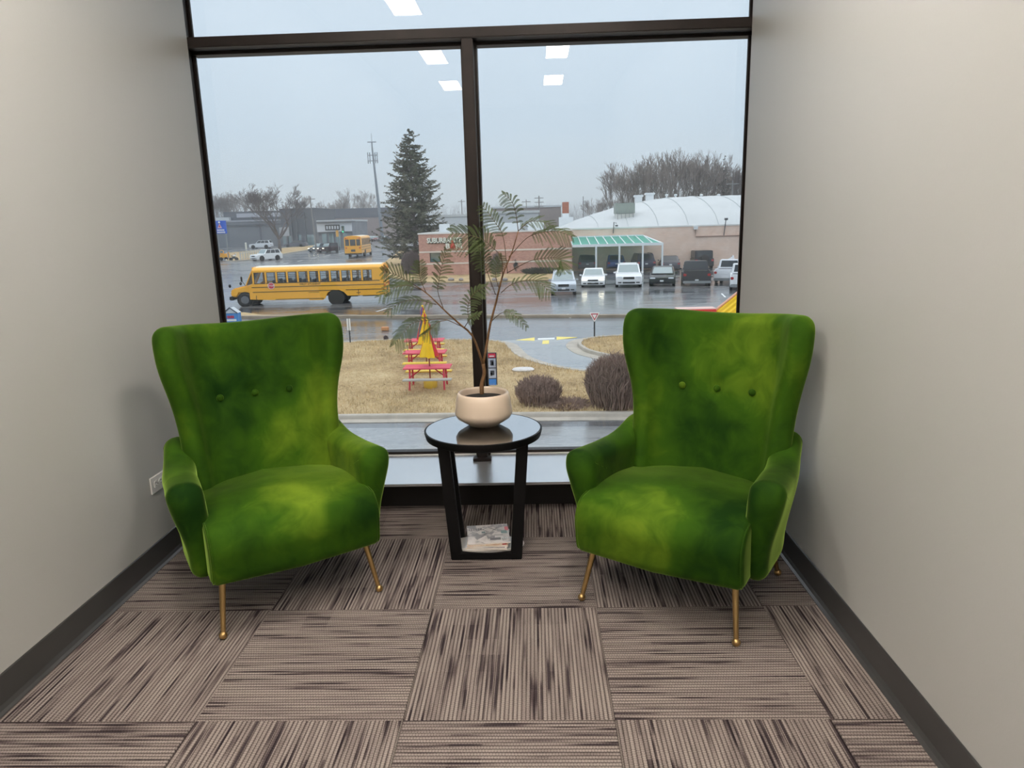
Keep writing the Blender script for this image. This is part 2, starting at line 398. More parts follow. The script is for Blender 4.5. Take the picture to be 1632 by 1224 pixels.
# carpet tiles, laid quarter turn
T = 0.61; GX, GY = -1.0133, 1.7825
tiles = {}
for i in range(-2, 5):
    for j in range(-3, 4):
        x0, x1 = GX + (i) * T, GX + (i + 1) * T
        y0, y1 = GY + (j) * T, GY + (j + 1) * T
        cx0, cx1, cy0, cy1 = max(x0, XL), min(x1, XR), y0, min(y1, 3.40)
        if cx1 - cx0 < 0.03 or cy1 - cy0 < 0.02: continue
        g = 0.0008
        turn = (i + j + 1) % 2                     # 0: ribs run away from the viewer... 1: ribs run across
        mx_, my_ = (cx0 + cx1) / 2, (cy0 + cy1) / 2
        w, d = cx1 - cx0 - 2 * g, cy1 - cy0 - 2 * g
        key = (round(w, 3), round(d, 3), turn)
        if key not in tiles:
            ww, dd = (w, d) if turn == 0 else (d, w)
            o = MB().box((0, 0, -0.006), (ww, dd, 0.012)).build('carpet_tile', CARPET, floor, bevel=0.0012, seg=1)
            tiles[key] = o
        else:
            o = tiles[key].copy(); COL.objects.link(o)
        o.location = (mx_, my_, random.Random(i * 31 + j * 7).uniform(-0.0008, 0.0))
        o.rotation_euler = (0, 0, PI / 2 if turn else 0)

def cove_base(name, x, side):
    # vinyl cove base: upright face with a toe that curls out on the carpet
    prof = [(0, 0.0), (0.024, 0.0), (0.0235, 0.0025), (0.014, 0.008), (0.007, 0.020), (0.0045, 0.105), (0.0025, 0.108), (0, 0.108)]
    b = MB().prism(prof, lambda a, z: (x + side * a, YBK, z), lambda a, z: (x + side * a, 3.392, z))
    struct(name, b, RUBBER)
cove_base('baseboard_left', XL, 1); cove_base('baseboard_right', XR, -1)
# ledge under the window: black base, pale sill on top
struct('baseboard_window', MB().box2((XL, 3.392, 0), (XR, YG + 0.08, 0.147)), plain('black_base', (24, 22, 22), 0.5, 0, 0.1, 5))
struct('trim_1', MB().box2((XL, 3.279, 0.147), (XR, YE, 0.160)).box2((XL - 0.03, YE, 0.147), (XR + 0.03, YG + 0.05, 0.160)), SILL)

# window: frame members, panes, outer mullion cap
win = struct('window_1', MB().box2((XL - 0.06, YE, 0.160), (XL - 0.028, YG + 0.010, CEIL)).box2((XR + 0.028, YE, 0.160), (XR + 0.06, YG + 0.010, CEIL)), BRONZE)
def bar(name, a, b, bev=0.004): return MB().box2(a, b).build(name, BRONZE, win, bevel=bev)
XM0, XM1 = -0.334, -0.256
JL, JR = XL - 0.016, XR + 0.016
bar('jamb', (XL - 0.03, YG - 0.012, 0.160), (JL, YG + 0.010, CEIL)); bar('jamb', (JR, YG - 0.012, 0.160), (XR + 0.03, YG + 0.010, CEIL))
bar('sill_bar', (XL - 0.03, YG - 0.006, 0.160), (XR + 0.03, YG + 0.05, 0.178))
MB().box2((XL - 0.02, YG - 0.012, 0.160), (XR + 0.02, YG - 0.006, 0.165)).build('glazing_bead', WHITEM, win)
bar('transom', (XL - 0.02, YE + 0.001, 2.253), (XR + 0.02, YG - 0.02, 2.300)); bar('transom_stop', (XL - 0.03, YG - 0.022, 2.240), (XR + 0.03, YG + 0.05, 2.306), 0.002)
bar('mullion', (XM0 + 0.012, YE + 0.005, 0.160), (XM1 - 0.012, YG + 0.05, 2.253))
bar('mullion_flange', (XM0, YG - 0.035, 0.160), (XM1, YG + 0.045, 2.245))
bar('mullion_clip', (XM0 - 0.01, YE - 0.02, 0.160), (XM1 + 0.01, YE + 0.03, 0.176), 0.003)
bar('head_bar', (XL - 0.03, YG - 0.03, CEIL - 0.05), (XR + 0.03, YG + 0.05, CEIL))
for a, b in (((JL, 0.178), (XM0, 2.240)), ((XM1, 0.178), (JR, 2.240)), ((JL, 2.306), (JR, CEIL - 0.05))):
    MB().box2((a[0] - 0.004, YG, a[1] - 0.004), (b[0] + 0.004, YG + 0.006, b[1] + 0.004)).build('pane', GLASS, win)

# recessed lamps, the ones mirrored in the glass and one more added for light
EMIT = plain('lamp_diffuser', (255, 255, 255), 0.5)
EMIT.node_tree.nodes['Principled BSDF'].inputs['Emission Color'].default_value = (*LAMP_COL, 1)
EMIT.node_tree.nodes['Principled BSDF'].inputs['Emission Strength'].default_value = LAMP
lamp0 = None
where = {(-0.93, 1.80): 'recessed ceiling lamp nearest the window on the left', (-0.93, 0.07): 'recessed ceiling lamp above the viewer on the left', (-0.93, -1.38): 'recessed ceiling lamp at the rear on the left',
         (0.270, 2.08): 'added ceiling lamp nearest the window on the right', (0.265, 0.15): 'recessed ceiling lamp above the viewer on the right', (0.265, -1.25): 'recessed ceiling lamp at the rear on the right'}  # front right lamp is an unseen addition that brightens right wall and chairs
for (x, y), lab in where.items():
    if lamp0 is None:
        lamp0 = c = empty('ceiling_lamp', lab, 'lamp', (x, y, CEIL), 0, 'recessed ceiling lamps')
        MB().box((0, 0, -0.006), (0.21, 0.58, 0.006)).build('diffuser', EMIT, c)
        fr = MB()
        for q in (-1, 1): fr.box((q * 0.118, 0, -0.008), (0.024, 0.63, 0.016)).box((0, q * 0.303, -0.008), (0.212, 0.024, 0.016))
        fr.build('trim_frame', WHITEM, c)
    else: c = copy_tree(lamp0)
    c.location = (x, y, CEIL - 0.0005); c['label'] = lab

# ================================================================== ARMCHAIRS
def resample(pts, n):
    pts = [Vector(p) for p in pts]; L = [0]
    m = len(pts)
    for i in range(m): L.append(L[-1] + (pts[(i + 1) % m] - pts[i]).length)
    out = []; j = 0
    for k in range(n):
        s = L[-1] * k / n
        while L[j + 1] < s: j += 1
        t = (s - L[j]) / max(1e-9, L[j + 1] - L[j])
        out.append(pts[j].lerp(pts[(j + 1) % m], t))
    return out
def rounded(poly, rad, n=120):
    """closed 2D polygon with rounded corners, evenly resampled"""
    P = [Vector(p) for p in poly]; m = len(P); out = []
    for i in range(m):
        a, b, c = P[i - 1], P[i], P[(i + 1) % m]; r = rad[i] if hasattr(rad, '__len__') else rad
        u, v = (a - b), (c - b); d = min(r, u.length * 0.49, v.length * 0.49)
        p0, p1 = b + u.normalized() * d, b + v.normalized() * d
        for k in range(9):
            t = k / 8; out.append(p0 * (1 - t) ** 2 + b * 2 * t * (1 - t) + p1 * t * t)
    return resample(out, n)
def pillow(outline, Tk, r, fn, rings=9, esteps=6):
    """padded slab: 2D outline with thickness Tk and edge radius r; fn(a, c, w) -> xyz"""
    n = len(outline); ctr = sum(outline, Vector((0, 0))) / n
    area = sum(outline[i].x * outline[(i + 1) % n].y - outline[(i + 1) % n].x * outline[i].y for i in range(n))
    sg = 1 if area > 0 else -1
    nor = []
    for i in range(n):
        t = (outline[(i + 1) % n] - outline[i - 1]).normalized(); nor.append(Vector((t.y, -t.x)) * sg)
    layers = []
    inner = [outline[i] - nor[i] * r for i in range(n)]
    fr = [1 - (k / rings) for k in range(rings)]
    for k in range(rings - 1, 0, -1): layers.append(([ctr + (p - ctr) * fr[k] for p in inner], -Tk / 2))
    for k in range(esteps * 2 + 1):
        th = -PI / 2 + PI * k / (esteps * 2)
        w = math.sin(th) * r + (Tk / 2 - r) * (-1 if th < -1e-6 else 1 if th > 1e-6 else 0)
        layers.append(([outline[i] - nor[i] * (r * (1 - math.cos(th))) for i in range(n)], w))
    for k in range(1, rings): layers.append(([ctr + (p - ctr) * fr[k] for p in inner], Tk / 2))
    mb = MB(); vs = [fn(ctr.x, ctr.y, -Tk / 2)]
    for pts, w in layers: vs += [fn(p.x, p.y, w) for p in pts]
    vs.append(fn(ctr.x, ctr.y, Tk / 2)); fs = []
    for k in range(n): fs.append((0, 1 + (k + 1) % n, 1 + k))
    for l in range(len(layers) - 1):
        a, b = 1 + l * n, 1 + (l + 1) * n
        for k in range(n): fs.append((a + k, a + (k + 1) % n, b + (k + 1) % n, b + k))
    a = 1 + (len(layers) - 1) * n
    for k in range(n): fs.append((a + k, a + (k + 1) % n, len(vs) - 1))
    return mb.add(vs, fs)
def sst(a, b, x):
    t = max(0, min(1, (x - a) / (b - a))); return t * t * (3 - 2 * t)

BUT = [(-0.165, 0.735), (0.0, 0.735), (0.165, 0.735)]
R_, FL, PH = 0.20, 0.15, 1.02
def back_fn(s, h, w):
    """w < 0 is the face one leans on; s runs round the curve, h is height"""
    sg = 1 if s >= 0 else -1; a = abs(s); arc = R_ * PH
    if a < FL: e, b, ne, nb = a, 0.012 * (1 - (a / FL) ** 2) ** 2, 0, 1
    elif a < FL + arc:
        f = (a - FL) / R_; e, b, ne, nb = FL + R_ * math.sin(f), -R_ * (1 - math.cos(f)), math.sin(f), math.cos(f)
    else:
        q = a - FL - arc; e = FL + R_ * math.sin(PH) + q * math.cos(PH) * 1.05; b = -R_ * (1 - math.cos(PH)) - q * math.sin(PH); ne, nb = math.sin(PH), math.cos(PH)
        e += 0.0
    wide = 0.848 + 0.032 * sst(0.62, 0.95, h)
    e *= wide
    rec = 0.535 + (h - 0.42) * 0.225 + 0.015 * math.sin((h - 0.3) * 4)
    b += rec
    thick = w
    if w < 0:                       # padded face: button dimples, gentle crown
        for bx, bz in BUT:
            d2 = (s - bx) ** 2 + (h - bz) ** 2
            thick += 0.016 * math.exp(-d2 / 0.0016)
        thick -= 0.010 * math.exp(-((s / 0.2) ** 2)) * sst(0.4, 0.6, h)
    ee, bb = e + ne * thick, b + nb * thick
    return (sg * ee + 0.018, bb - 0.02, h)
SW = FL + R_ * PH
bout = rounded([(-0.36, 0.19), (0.36, 0.19), (0.385, 0.50), (0.40, 0.70), (0.475, 0.90), (0.475, 1.052), (0.28, 1.035), (0, 1.020), (-0.28, 1.035), (-0.475, 1.052), (-0.475, 0.90), (-0.40, 0.70), (-0.385, 0.50)],
               [0.09, 0.09, 0.15, 0.15, 0.12, 0.11, 0.15, 0.15, 0.15, 0.11, 0.12, 0.15, 0.15], 210)

seat_out = rounded([(-0.015, 0.197), (-0.035, 0.345), (0.0, 0.410), (0.20, 0.436), (0.56, 0.392), (0.56, 0.197)], [0.045, 0.06, 0.11, 0.16, 0.06, 0.05], 120)
def seat_fn(b, z, w):
    u = w / 0.305
    cr = (1 - min(1, abs(u)) ** 2.2)
    z2 = z + 0.026 * cr * sst(0.32, 0.41, z) * sst(-0.05, 0.15, b)
    b2 = b - 0.028 * cr * sst(0.25, 0.0, b)
    # slightly narrower towards the back
    return (w * (1 - 0.10 * sst(0.0, 0.55, b)), b2, z2)
arm_out = rounded([(0.085, 0.188), (0.062, 0.40), (0.048, 0.50), (0.075, 0.560), (0.20, 0.552), (0.32, 0.545), (0.42, 0.552), (0.53, 0.600), (0.60, 0.600), (0.62, 0.188)],
                  [0.06, 0.2, 0.10, 0.10, 0.12, 0.14, 0.16, 0.08, 0.08, 0.08], 150)
def arm_fn(sg):
    def f(b, z, w):
        c = 0.309 + 0.024 * sst(0.2, 0.58, z) + 0.012 * sst(0.30, 0.05, b) * sst(0.3, 0.55, z) - 0.040 * sst(0.28, 0.62, b)
        k = 0.86 + 0.36 * sst(0.25, 0.52, z) - 0.12 * sst(0.3, 0.6, b)
        return (sg * (c + w * k), b, z)
    return f

def make_chair(label):
    c = empty('armchair', label, 'armchair', group='green velvet wingback armchairs')
    bk = pillow(bout, 0.088, 0.040, back_fn, rings=26).build('backrest', VELVET, c, smooth=True)
    pillow(seat_out, 0.61, 0.026, seat_fn, rings=9).build('seat', VELVET, c, smooth=True)
    for sg in (-1, 1):
        pillow(arm_out, 0.098, 0.044, arm_fn(sg), rings=9).build('armrest', VELVET, c, smooth=True)
        # piping along the front corners of the seat
        m_ = len(seat_out); pts = []
        idx = [k for k in range(m_) if seat_out[k].x < 0.10 and seat_out[k].y > 0.205]
        for k in sorted(idx, key=lambda q: seat_out[q].y + seat_out[q].x):
            tg = (seat_out[(k + 1) % m_] - seat_out[k - 1]).normalized(); ctr_ = Vector((0.25, 0.3)); nn = Vector((tg.y, -tg.x))
            if nn.dot(seat_out[k] - ctr_) < 0: nn = -nn
            q = seat_out[k] - nn * 0.0066
            pts.append(seat_fn(q.x, q.y, sg * 0.2985))
        MB().tube(pts, 0.0034, 6).build('piping', VELVET, c, smooth=True)
    for bx, bz in BUT:
        p = back_fn(bx, bz, -0.044)
        m = MB().ball((0, 0, 0), 0.0145, 14, 8, (1, 0.6, 1)).build('button', VELVET, c, smooth=True)
        m.location = (p[0], p[1] - 0.008, p[2])
    for sx_ in (-1, 1):
        for (bt, bf) in ((0.055, 0.0), (0.50, 0.565)):
            a = Vector((sx_ * 0.262, bt, 0.205)); f = Vector((sx_ * 0.289, bf, 0.012))
            lg = MB().tube([a, a.lerp(f, 0.95)], [0.0122, 0.0082], 14).build('leg', BRASS, c, smooth='auto')
            MB().ball(f + Vector((0, 0, 0.0025)), 0.0145, 14, 10).build('ball_foot', BRASS, lg, smooth=True)
    return c
ch = make_chair('green velvet wingback armchair at left, beside the wall outlet')
ch.location = (-0.870, 2.363, 0); ch.rotation_euler = (0, 0, math.atan2(0.553, 0.833))
ch2 = copy_tree(ch); ch2.location = (0.402, 2.290, 0); ch2.rotation_euler = (0, 0, math.atan2(-0.524, 0.852))
ch2['label'] = 'green velvet wingback armchair at right, its wing close to the right wall'

# ================================================================== SIDE TABLE
TX, TY, TZ = -0.225, 2.862, 0.560
t = empty('side_table', 'round black side table with glossy top between the two armchairs', 'table', (TX, TY, 0))
MB().lathe([(0.001, TZ - 0.034), (0.232, TZ - 0.034), (0.240, TZ - 0.030), (0.246, TZ - 0.006), (0.246, TZ), (0.240, TZ + 0.0015), (0.2385, TZ - 0.001), (0.001, TZ - 0.001)], 72).build('tabletop', BLACKF, t, smooth='auto')
MB().lathe([(0.001, TZ - 0.001), (0.2384, TZ - 0.001), (0.2384, TZ + 0.0008), (0.001, TZ + 0.0008)], 72).build('glass_top', BLACKGLASS, t, smooth='auto')
for sx_ in (-1, 1):
    for sy_k in (-1, 1):
        top = Vector((sx_ * 0.165, sy_k * 0.058, TZ - 0.034)); ft = Vector((sx_ * 0.126, sy_k * 0.070, 0.0))
        w, d = 0.0245, 0.011
        m = MB(); vs = [];
        for p in (ft, top):
            vs += [p + Vector((a * w, b * d, 0)) for a, b in ((-1, -1), (1, -1), (1, 1), (-1, 1))]
        m.add(vs, [(3, 2, 1, 0), (4, 5, 6, 7)] + [(i, (i + 1) % 4, 4 + (i + 1) % 4, 4 + i) for i in range(4)])
        m.build('leg', BLACKF, t, bevel=0.003)
for sy_k in (-1, 1):
    MB().box2((-0.125, sy_k * 0.070 - 0.011, 0.002), (0.125, sy_k * 0.070 + 0.011, 0.030)).build('cross_bar', BLACKF, t, bevel=0.002)
shelf_ = MB().lathe([(0.001, 0.024), (0.158, 0.024), (0.160, 0.027), (0.160, 0.034), (0.158, 0.036), (0.001, 0.036)], 56).build('lower_shelf', plain('white_stone_shelf', (232, 230, 226), 0.3, 0, 0.03, 8), t, smooth='auto'); shelf_.scale = (1, 0.47, 1); shelf_.location = (0, 0.0, 0.0065)

# magazines lying on the lower shelf
def cover_mat(name, a, b, c, sc):
    m, nt, bs = new_mat(name); L = nt.links.new
    tcn = N(nt, 'TexCoord'); v = N(nt, 'TexVoronoi', Scale=sc); n = N(nt, 'TexNoise', Scale=sc * 1.2, Detail=5.0)
    L(tcn.outputs['Object'], v.inputs['Vector']); L(tcn.outputs['Object'], n.inputs['Vector'])
    r = N(nt, 'ValToRGB'); r.color_ramp.interpolation = 'EASE'; el = r.color_ramp.elements
    el[0].position = 0.34; el[0].color = srgb(*a); el[1].position = 0.62; el[1].color = srgb(*c); k = el.new(0.48); k.color = srgb(*b)
    mm = N(nt, 'MixRGB'); mm.inputs[0].default_value = 0.6; L(v.outputs['Color'], mm.inputs[1]); L(n.outputs['Fac'], mm.inputs[2])
    L(mm.outputs[0], r.inputs[0]); L(r.outputs[0], bs.inputs['Base Color']); bs.inputs['Roughness'].default_value = 0.3
    return m
PAPER = plain('magazine_paper', (226, 218, 208), 0.6, 0, 0.05, 60)
def magazine(label, z, rz, dx, dy, th, cov, deco, w=0.205, l=0.155, tilt=0):
    g = empty('magazine', label, 'magazine', (TX + dx, TY + dy, z), rz, 'magazines on the lower shelf of the side table')
    g.rotation_euler = (tilt, 0, rz)
    MB().box((0, 0, th / 2), (w, l, th - 0.0012)).build('pages', PAPER, g)
    MB().box((0, 0, th - 0.0003), (w + 0.001, l + 0.001, 0.0006)).build('front_cover', cov, g)
    MB().box((0, 0, 0.0003), (w + 0.001, l + 0.001, 0.0006)).build('back_cover', cov, g)
    MB().box((-w / 2 - 0.0002, 0, th / 2), (0.0006, l + 0.001, th)).build('spine', cov, g)
    for nm, (x, y, a, b, mt) in deco:
        MB().box((x, y, th + 0.0003), (a, b, 0.0005)).build(nm, mt, g)
    return g
cm1 = cover_mat('faded_room_photo_cover', (166, 160, 158), (224, 216, 208), (242, 234, 228), 26)
cm2 = cover_mat('peach_photo_cover', (190, 150, 124), (226, 196, 168), (240, 226, 206), 18)
cm3 = cover_mat('pale_photo_cover', (196, 200, 206), (226, 228, 230), (238, 238, 238), 14)
cm4 = cover_mat('blue_grey_cover', (150, 164, 172), (190, 202, 208), (222, 228, 230), 12)
PINK = plain('coral_print', (226, 112, 116), 0.35); NAVY = plain('navy_print', (42, 50, 92), 0.35); GREYP = plain('grey_print', (132, 124, 124), 0.35, 0, 0.2, 60); INK = plain('black_ink', (46, 48, 50), 0.4); TEALP = plain('dull_teal_print', (132, 156, 152), 0.35); REDP = plain('red_print', (186, 60, 56), 0.35); WHP = plain('white_print', (244, 244, 242), 0.35)
magazine('bottom magazine of the stack under the side table, pale blue cover edge', 0.0427, 0.04, -0.001, 0.012, 0.007, cm4, [], 0.176, 0.19)
magazine('white magazine with a navy title block, second from the bottom of the stack', 0.0499, -0.03, 0.002, 0.010, 0.008, cm3,
         [('title_block', (0.0, -0.084, 0.062, 0.018, NAVY)), ('photo_print', (0.055, -0.083, 0.05, 0.02, GREYP))], 0.176, 0.19)
magazine('peach coloured magazine under the topmost one on the lower shelf', 0.0581, 0.05, 0.001, 0.014, 0.008, cm2,
         [('title_block', (0.072, -0.085, 0.018, 0.015, REDP))], 0.172, 0.19)
mg = magazine('topmost magazine with a faded room photograph and a pink corner mark', 0.0677, 0.12, 0.003, 0.022, 0.005, cm1,
         [('pink_mark', (0.083, 0.045, 0.016, 0.038, PINK)), ('green_mark', (-0.02, 0.018, 0.016, 0.016, TEALP)), ('oval_print', (0.028, -0.055, 0.046, 0.022, GREYP)), ('teal_print', (0.07, 0.012, 0.026, 0.03, TEALP))], 0.180, 0.19)
rnd = random.Random(5)
for k in range(8):
    b = MB().box((0, 0, 0), (rnd.uniform(0.02, 0.045), 0.0016, 0.0005)).build('ink_line', INK, mg)
    b.location = (rnd.uniform(-0.03, 0.05), rnd.uniform(-0.02, 0.055), 0.0055); b.rotation_euler = (0, 0, rnd.uniform(-1, 1))
for k in range(5):
    MB().box((0.062 + k * 0.0085, -0.052, 0.0056), (0.005, 0.011, 0.0004)).build('title_letter', WHP, mg)
for k in range(14):
    MB().box((-0.092 + (k % 7) * 0.0105, 0.058 - (k // 7) * 0.012, 0.0056), (0.007, 0.007, 0.0004)).build('title_letter', GREYP, mg)

# ================================================================== POTTED PLANT
PX, PY = -0.2245, 2.915
pl = empty('potted_plant', 'feathery leaved potted tree in a cream bowl on the side table', 'plant', (PX, PY, TZ + 0.0009))
MB().lathe([(0.001, 0.0), (0.056, 0.0), (0.064, 0.003), (0.112, 0.034), (0.1215, 0.050), (0.1215, 0.060), (0.114, 0.118), (0.109, 0.136), (0.103, 0.143), (0.098, 0.142), (0.096, 0.134), (0.103, 0.10), (0.10, 0.09), (0.001, 0.09)], 64).build('pot', CERAMIC, pl, smooth=True)
MB().lathe([(0.101, 0.113), (0.06, 0.121), (0.001, 0.124)], 32).build('soil', SOIL, pl, smooth=True)
PZ0 = Vector((PX, PY, TZ + 0.0009))
def pp(px, py, dy=0.0): return ap(px, py, PY + dy) - PZ0
def smooth_path(pts, n):
    P = [Vector(p) for p in pts]; P = [P[0] * 2 - P[1]] + P + [P[-1] * 2 - P[-2]]; out = []
    m = len(P) - 3
    for k in range(n + 1):
        u = k / n * m; i = min(int(u), m - 1); t = u - i; a, b, c, d = P[i:i + 4]
        out.append(0.5 * ((2 * b) + (c - a) * t + (2 * a - 5 * b + 4 * c - d) * t * t + (3 * b - a - 3 * c + d) * t ** 3))
    return out
def stem(pts, r0, r1, name='stem'):
    q = smooth_path(pts, 14); return MB().tube(q, [r0 + (r1 - r0) * i / 14 for i in range(15)], 8).build(name, BARK, pl, smooth=True)
stem([pp(768, 628), pp(768, 612), pp(772, 595), pp(770, 580)], 0.0095, 0.0075, 'trunk')
stem([pp(770, 582), pp(754, 537, -.02), pp(732, 516, -.04), pp(710, 496, -.07), pp(682, 469, -.10), pp(660, 454, -.12)], 0.0052, 0.0018)
stem([pp(770, 582), pp(777, 542, .01), pp(781.5, 516, .02), pp(791, 480, .02), pp(798, 450, .01), pp(805, 428, 0), pp(816, 402, -.01), pp(826, 368, -.02)], 0.0058, 0.0018)
TWIGP = plain('plant_twig', (84, 66, 44), 0.75, 0, 0.2, 60)
def frond(pts, start=0.25, plen=0.075, npin=22, plane=(0, -1, 0), droop=0.25, seed=0, side=(1, 1)):
    npin = int(npin * 0.58)
    """bipinnate leaf: a curved stalk, narrow side feathers, two rows of tiny leaflets on each"""
    rn = random.Random(seed); q = smooth_path(pts, 60); nv = Vector(plane).normalized()
    stalk = MB().tube(q[::3], [0.0018 - 0.0012 * i / 20 for i in range(21)], 5)
    st = stalk.build('frond', TWIGP, pl, smooth=True)
    lf = MB()
    for k in range(npin):
        u = start + (0.985 - start) * k / (npin - 1); i = int(u * 60); p = q[i]
        tg = (q[min(60, i + 1)] - q[max(0, i - 1)]).normalized()
        sdv = tg.cross(nv).normalized()
        env = math.sin(PI * (0.12 + 0.80 * (k / (npin - 1)))) ** 0.6
        for sg, on in ((-1, side[0]), (1, side[1])):
            if not on: continue
            L = plen * env * on * rn.uniform(0.85, 1.1)
            d = (sdv * sg * 0.86 + tg * (0.55 + 0.5 * k / npin) + nv * rn.uniform(-0.35, 0.35)).normalized()
            a = p; m_ = 14; prev = a
            for s in range(1, m_ + 1):
                f = s / m_
                c = a + d * (L * f) + Vector((0, 0, -droop * L * f * f))
                dirn = (c - prev).normalized(); cr = dirn.cross(nv)
                if cr.length < 1e-4: prev = c; continue
                cr.normalize()
                lw = 0.0042 * (0.6 + 0.4 * math.sin(PI * f))
                for s2 in (-1, 1):
                    b0 = prev; tip = b0 + cr * s2 * lw + dirn * lw * 0.55
                    w2 = dirn * (L / m_ * 0.85)
                    lf.add([b0 - w2 * 0.2, b0 + cr * s2 * lw * .55 - w2 * 0.1, tip, b0 + cr * s2 * lw * .45 + w2 * 1.5], [(0, 1, 2, 3)])
                prev = c
            lf.add([a, a + nv * 0.0005 + sdv * 0.0004, prev], [(0, 1, 2)])
    lf.raw = True
    lo = lf.build('leaflets', LEAF, st); lo['kind'] = 'stuff'
    return st
F = frond
F([pp(826, 368, -.02), pp(822, 340, -.03), pp(815, 320, -.05), pp(802, 309, -.07)], .15, .055, 18, (.3, -1, .2), .5, 1)
F([pp(809, 436), pp(802, 378, .02), pp(788, 353, .03), pp(770, 328, .04)], .35, .060, 20, (.2, -1, 0), .3, 2)
F([pp(826, 368, -.02), pp(843, 354, -.04), pp(860, 353, -.06), pp(882, 359, -.08)], .1, .055, 18, (0, -.6, .8), .2, 3)
F([pp(811, 410), pp(839, 380, -.02), pp(862, 371, -.05), pp(886, 368.6, -.07), pp(912, 377, -.09)], .35, .060, 24, (0, -.8, .6), .4, 4)
F([pp(808, 435), pp(845, 415.7, -.03), pp(874.5, 411, -.06), pp(893, 413, -.08), pp(898, 428, -.1)], .3, .072, 26, (.1, -1, .25), .15, 5)
F([pp(798, 467), pp(816, 453, -.02), pp(845, 446, -.05), pp(861, 451, -.07), pp(876, 466, -.1)], .25, .066, 24, (0, -.8, .6), .3, 6)
F([pp(801, 441), pp(799, 410, -.03), pp(784, 394, -.06), pp(770, 382, -.08), pp(745, 374, -.11), pp(720, 371, -.14)], .35, .088, 28, (.1, -1, .15), .35, 7)
F([pp(790, 470), pp(778, 437, -.03), pp(769, 410, -.06), pp(760, 384, -.09)], .38, .062, 24, (.3, -1, .1), .4, 8)
F([pp(783, 512), pp(797, 500, -.02), pp(808, 497, -.04), pp(822, 504, -.06), pp(839, 521, -.08)], .4, .036, 20, (0, -.8, .6), .3, 9)
F([pp(661, 455, -.12), pp(645, 445, -.14), pp(629, 437, -.16), pp(611, 433, -.19)], .08, .060, 20, (0, -1, .3), .1, 10, (1, 1))
F([pp(672, 462, -.11), pp(650, 455, -.15), pp(630, 458, -.18), pp(606, 472, -.2)], .2, .058, 22, (0, -.8, .6), .3, 11)
F([pp(707, 493, -.07), pp(698, 465, -.08), pp(700, 445, -.1), pp(705, 421, -.11), pp(712, 399, -.12)], .3, .058, 24, (-.5, -1, 0), .3, 12)
F([pp(695, 485, -.08), pp(686, 483, -.1), pp(663, 478, -.13), pp(639, 482, -.16), pp(618, 497, -.19)], .2, .055, 24, (0, -.6, .8), .3, 13)
F([pp(735, 520, -.04), pp(708, 509, -.07), pp(677, 511, -.11), pp(656, 516, -.14), pp(642, 532, -.16), pp(630, 548, -.18)], .35, .060, 26, (.2, -.9, .4), .45, 14)
F([pp(712, 510, -.07), pp(697, 514, -.09), pp(688, 524, -.1), pp(674, 535, -.12)], .25, .044, 18, (0, -.8, .6), .5, 15)
F([pp(757, 545, -.02), pp(748, 512, -.03), pp(746, 488, -.05), pp(755, 468, -.07), pp(775, 456, -.09)], .35, .056, 24, (0, -.9, .4), .4, 16)
F([pp(740, 522, -.04), pp(750, 508, -.07), pp(765, 500, -.1)], .3, .035, 14, (0, -.7, .7), .2, 17)
F([pp(679, 466, -.1), pp(672, 450, -.12), pp(668, 436, -.14), pp(668, 418, -.15)], .25, .05, 18, (.2, -1, .2), .2, 18)
F([pp(796, 462, .0), pp(790, 440, .03), pp(792, 424, .06), pp(800, 408, .09)], .3, .045, 18, (.2, -1, .3), .2, 19)

# ================================================================== WALL OUTLET
og = empty('wall_outlet', 'white duplex outlet low on the left wall', 'outlet', (XL, 2.835, 0.352), PI / 2)
# local: x runs along the wall, -y out of the wall
MB().box((0, -0.003, 0), (0.116, 0.006, 0.072)).build('cover_plate', WHITEM, og, bevel=0.002)
for sx_ in (-1, 1):
    rc = MB().prism(rounded([(-0.017, -0.0145), (0.017, -0.0145), (0.017, 0.0145), (-0.017, 0.0145)], 0.012, 28),
                    lambda a, c, s=sx_: (a + s * 0.0195, -0.006, c), lambda a, c, s=sx_: (a + s * 0.0195, -0.0085, c)).build('receptacle', WHITEM, og)
    for (a, c, w, h) in ((-0.003, 0.006, 0.008, 0.0022), (-0.003, -0.006, 0.0065, 0.0022), (0.0085, 0, 0.005, 0.005)):
        MB().box((a + sx_ * 0.0195, -0.0086, c), (w, 0.001, h)).build('slot', DARKM, rc)
MB().lathe([(0.001, 0.0), (0.003, 0.0), (0.003, 0.001), (0.001, 0.0014)], 10, (0, -0.006, 0), Matrix.Rotation(PI / 2, 3, 'X')).build('screw', GREYSTEEL, og)
# ================================================================== OUTSIDE: GROUND
def gl(pts, z=ZG): return [gp(*p, z) for p in pts]
def outer(name, mb, mat, **k): return struct(name, mb, mat, **k)
outer('ground', MB().slab([(-700, 5), (700, 5), (700, 1500), (-700, 1500)], ZG - 0.5, ZG), ASPH)
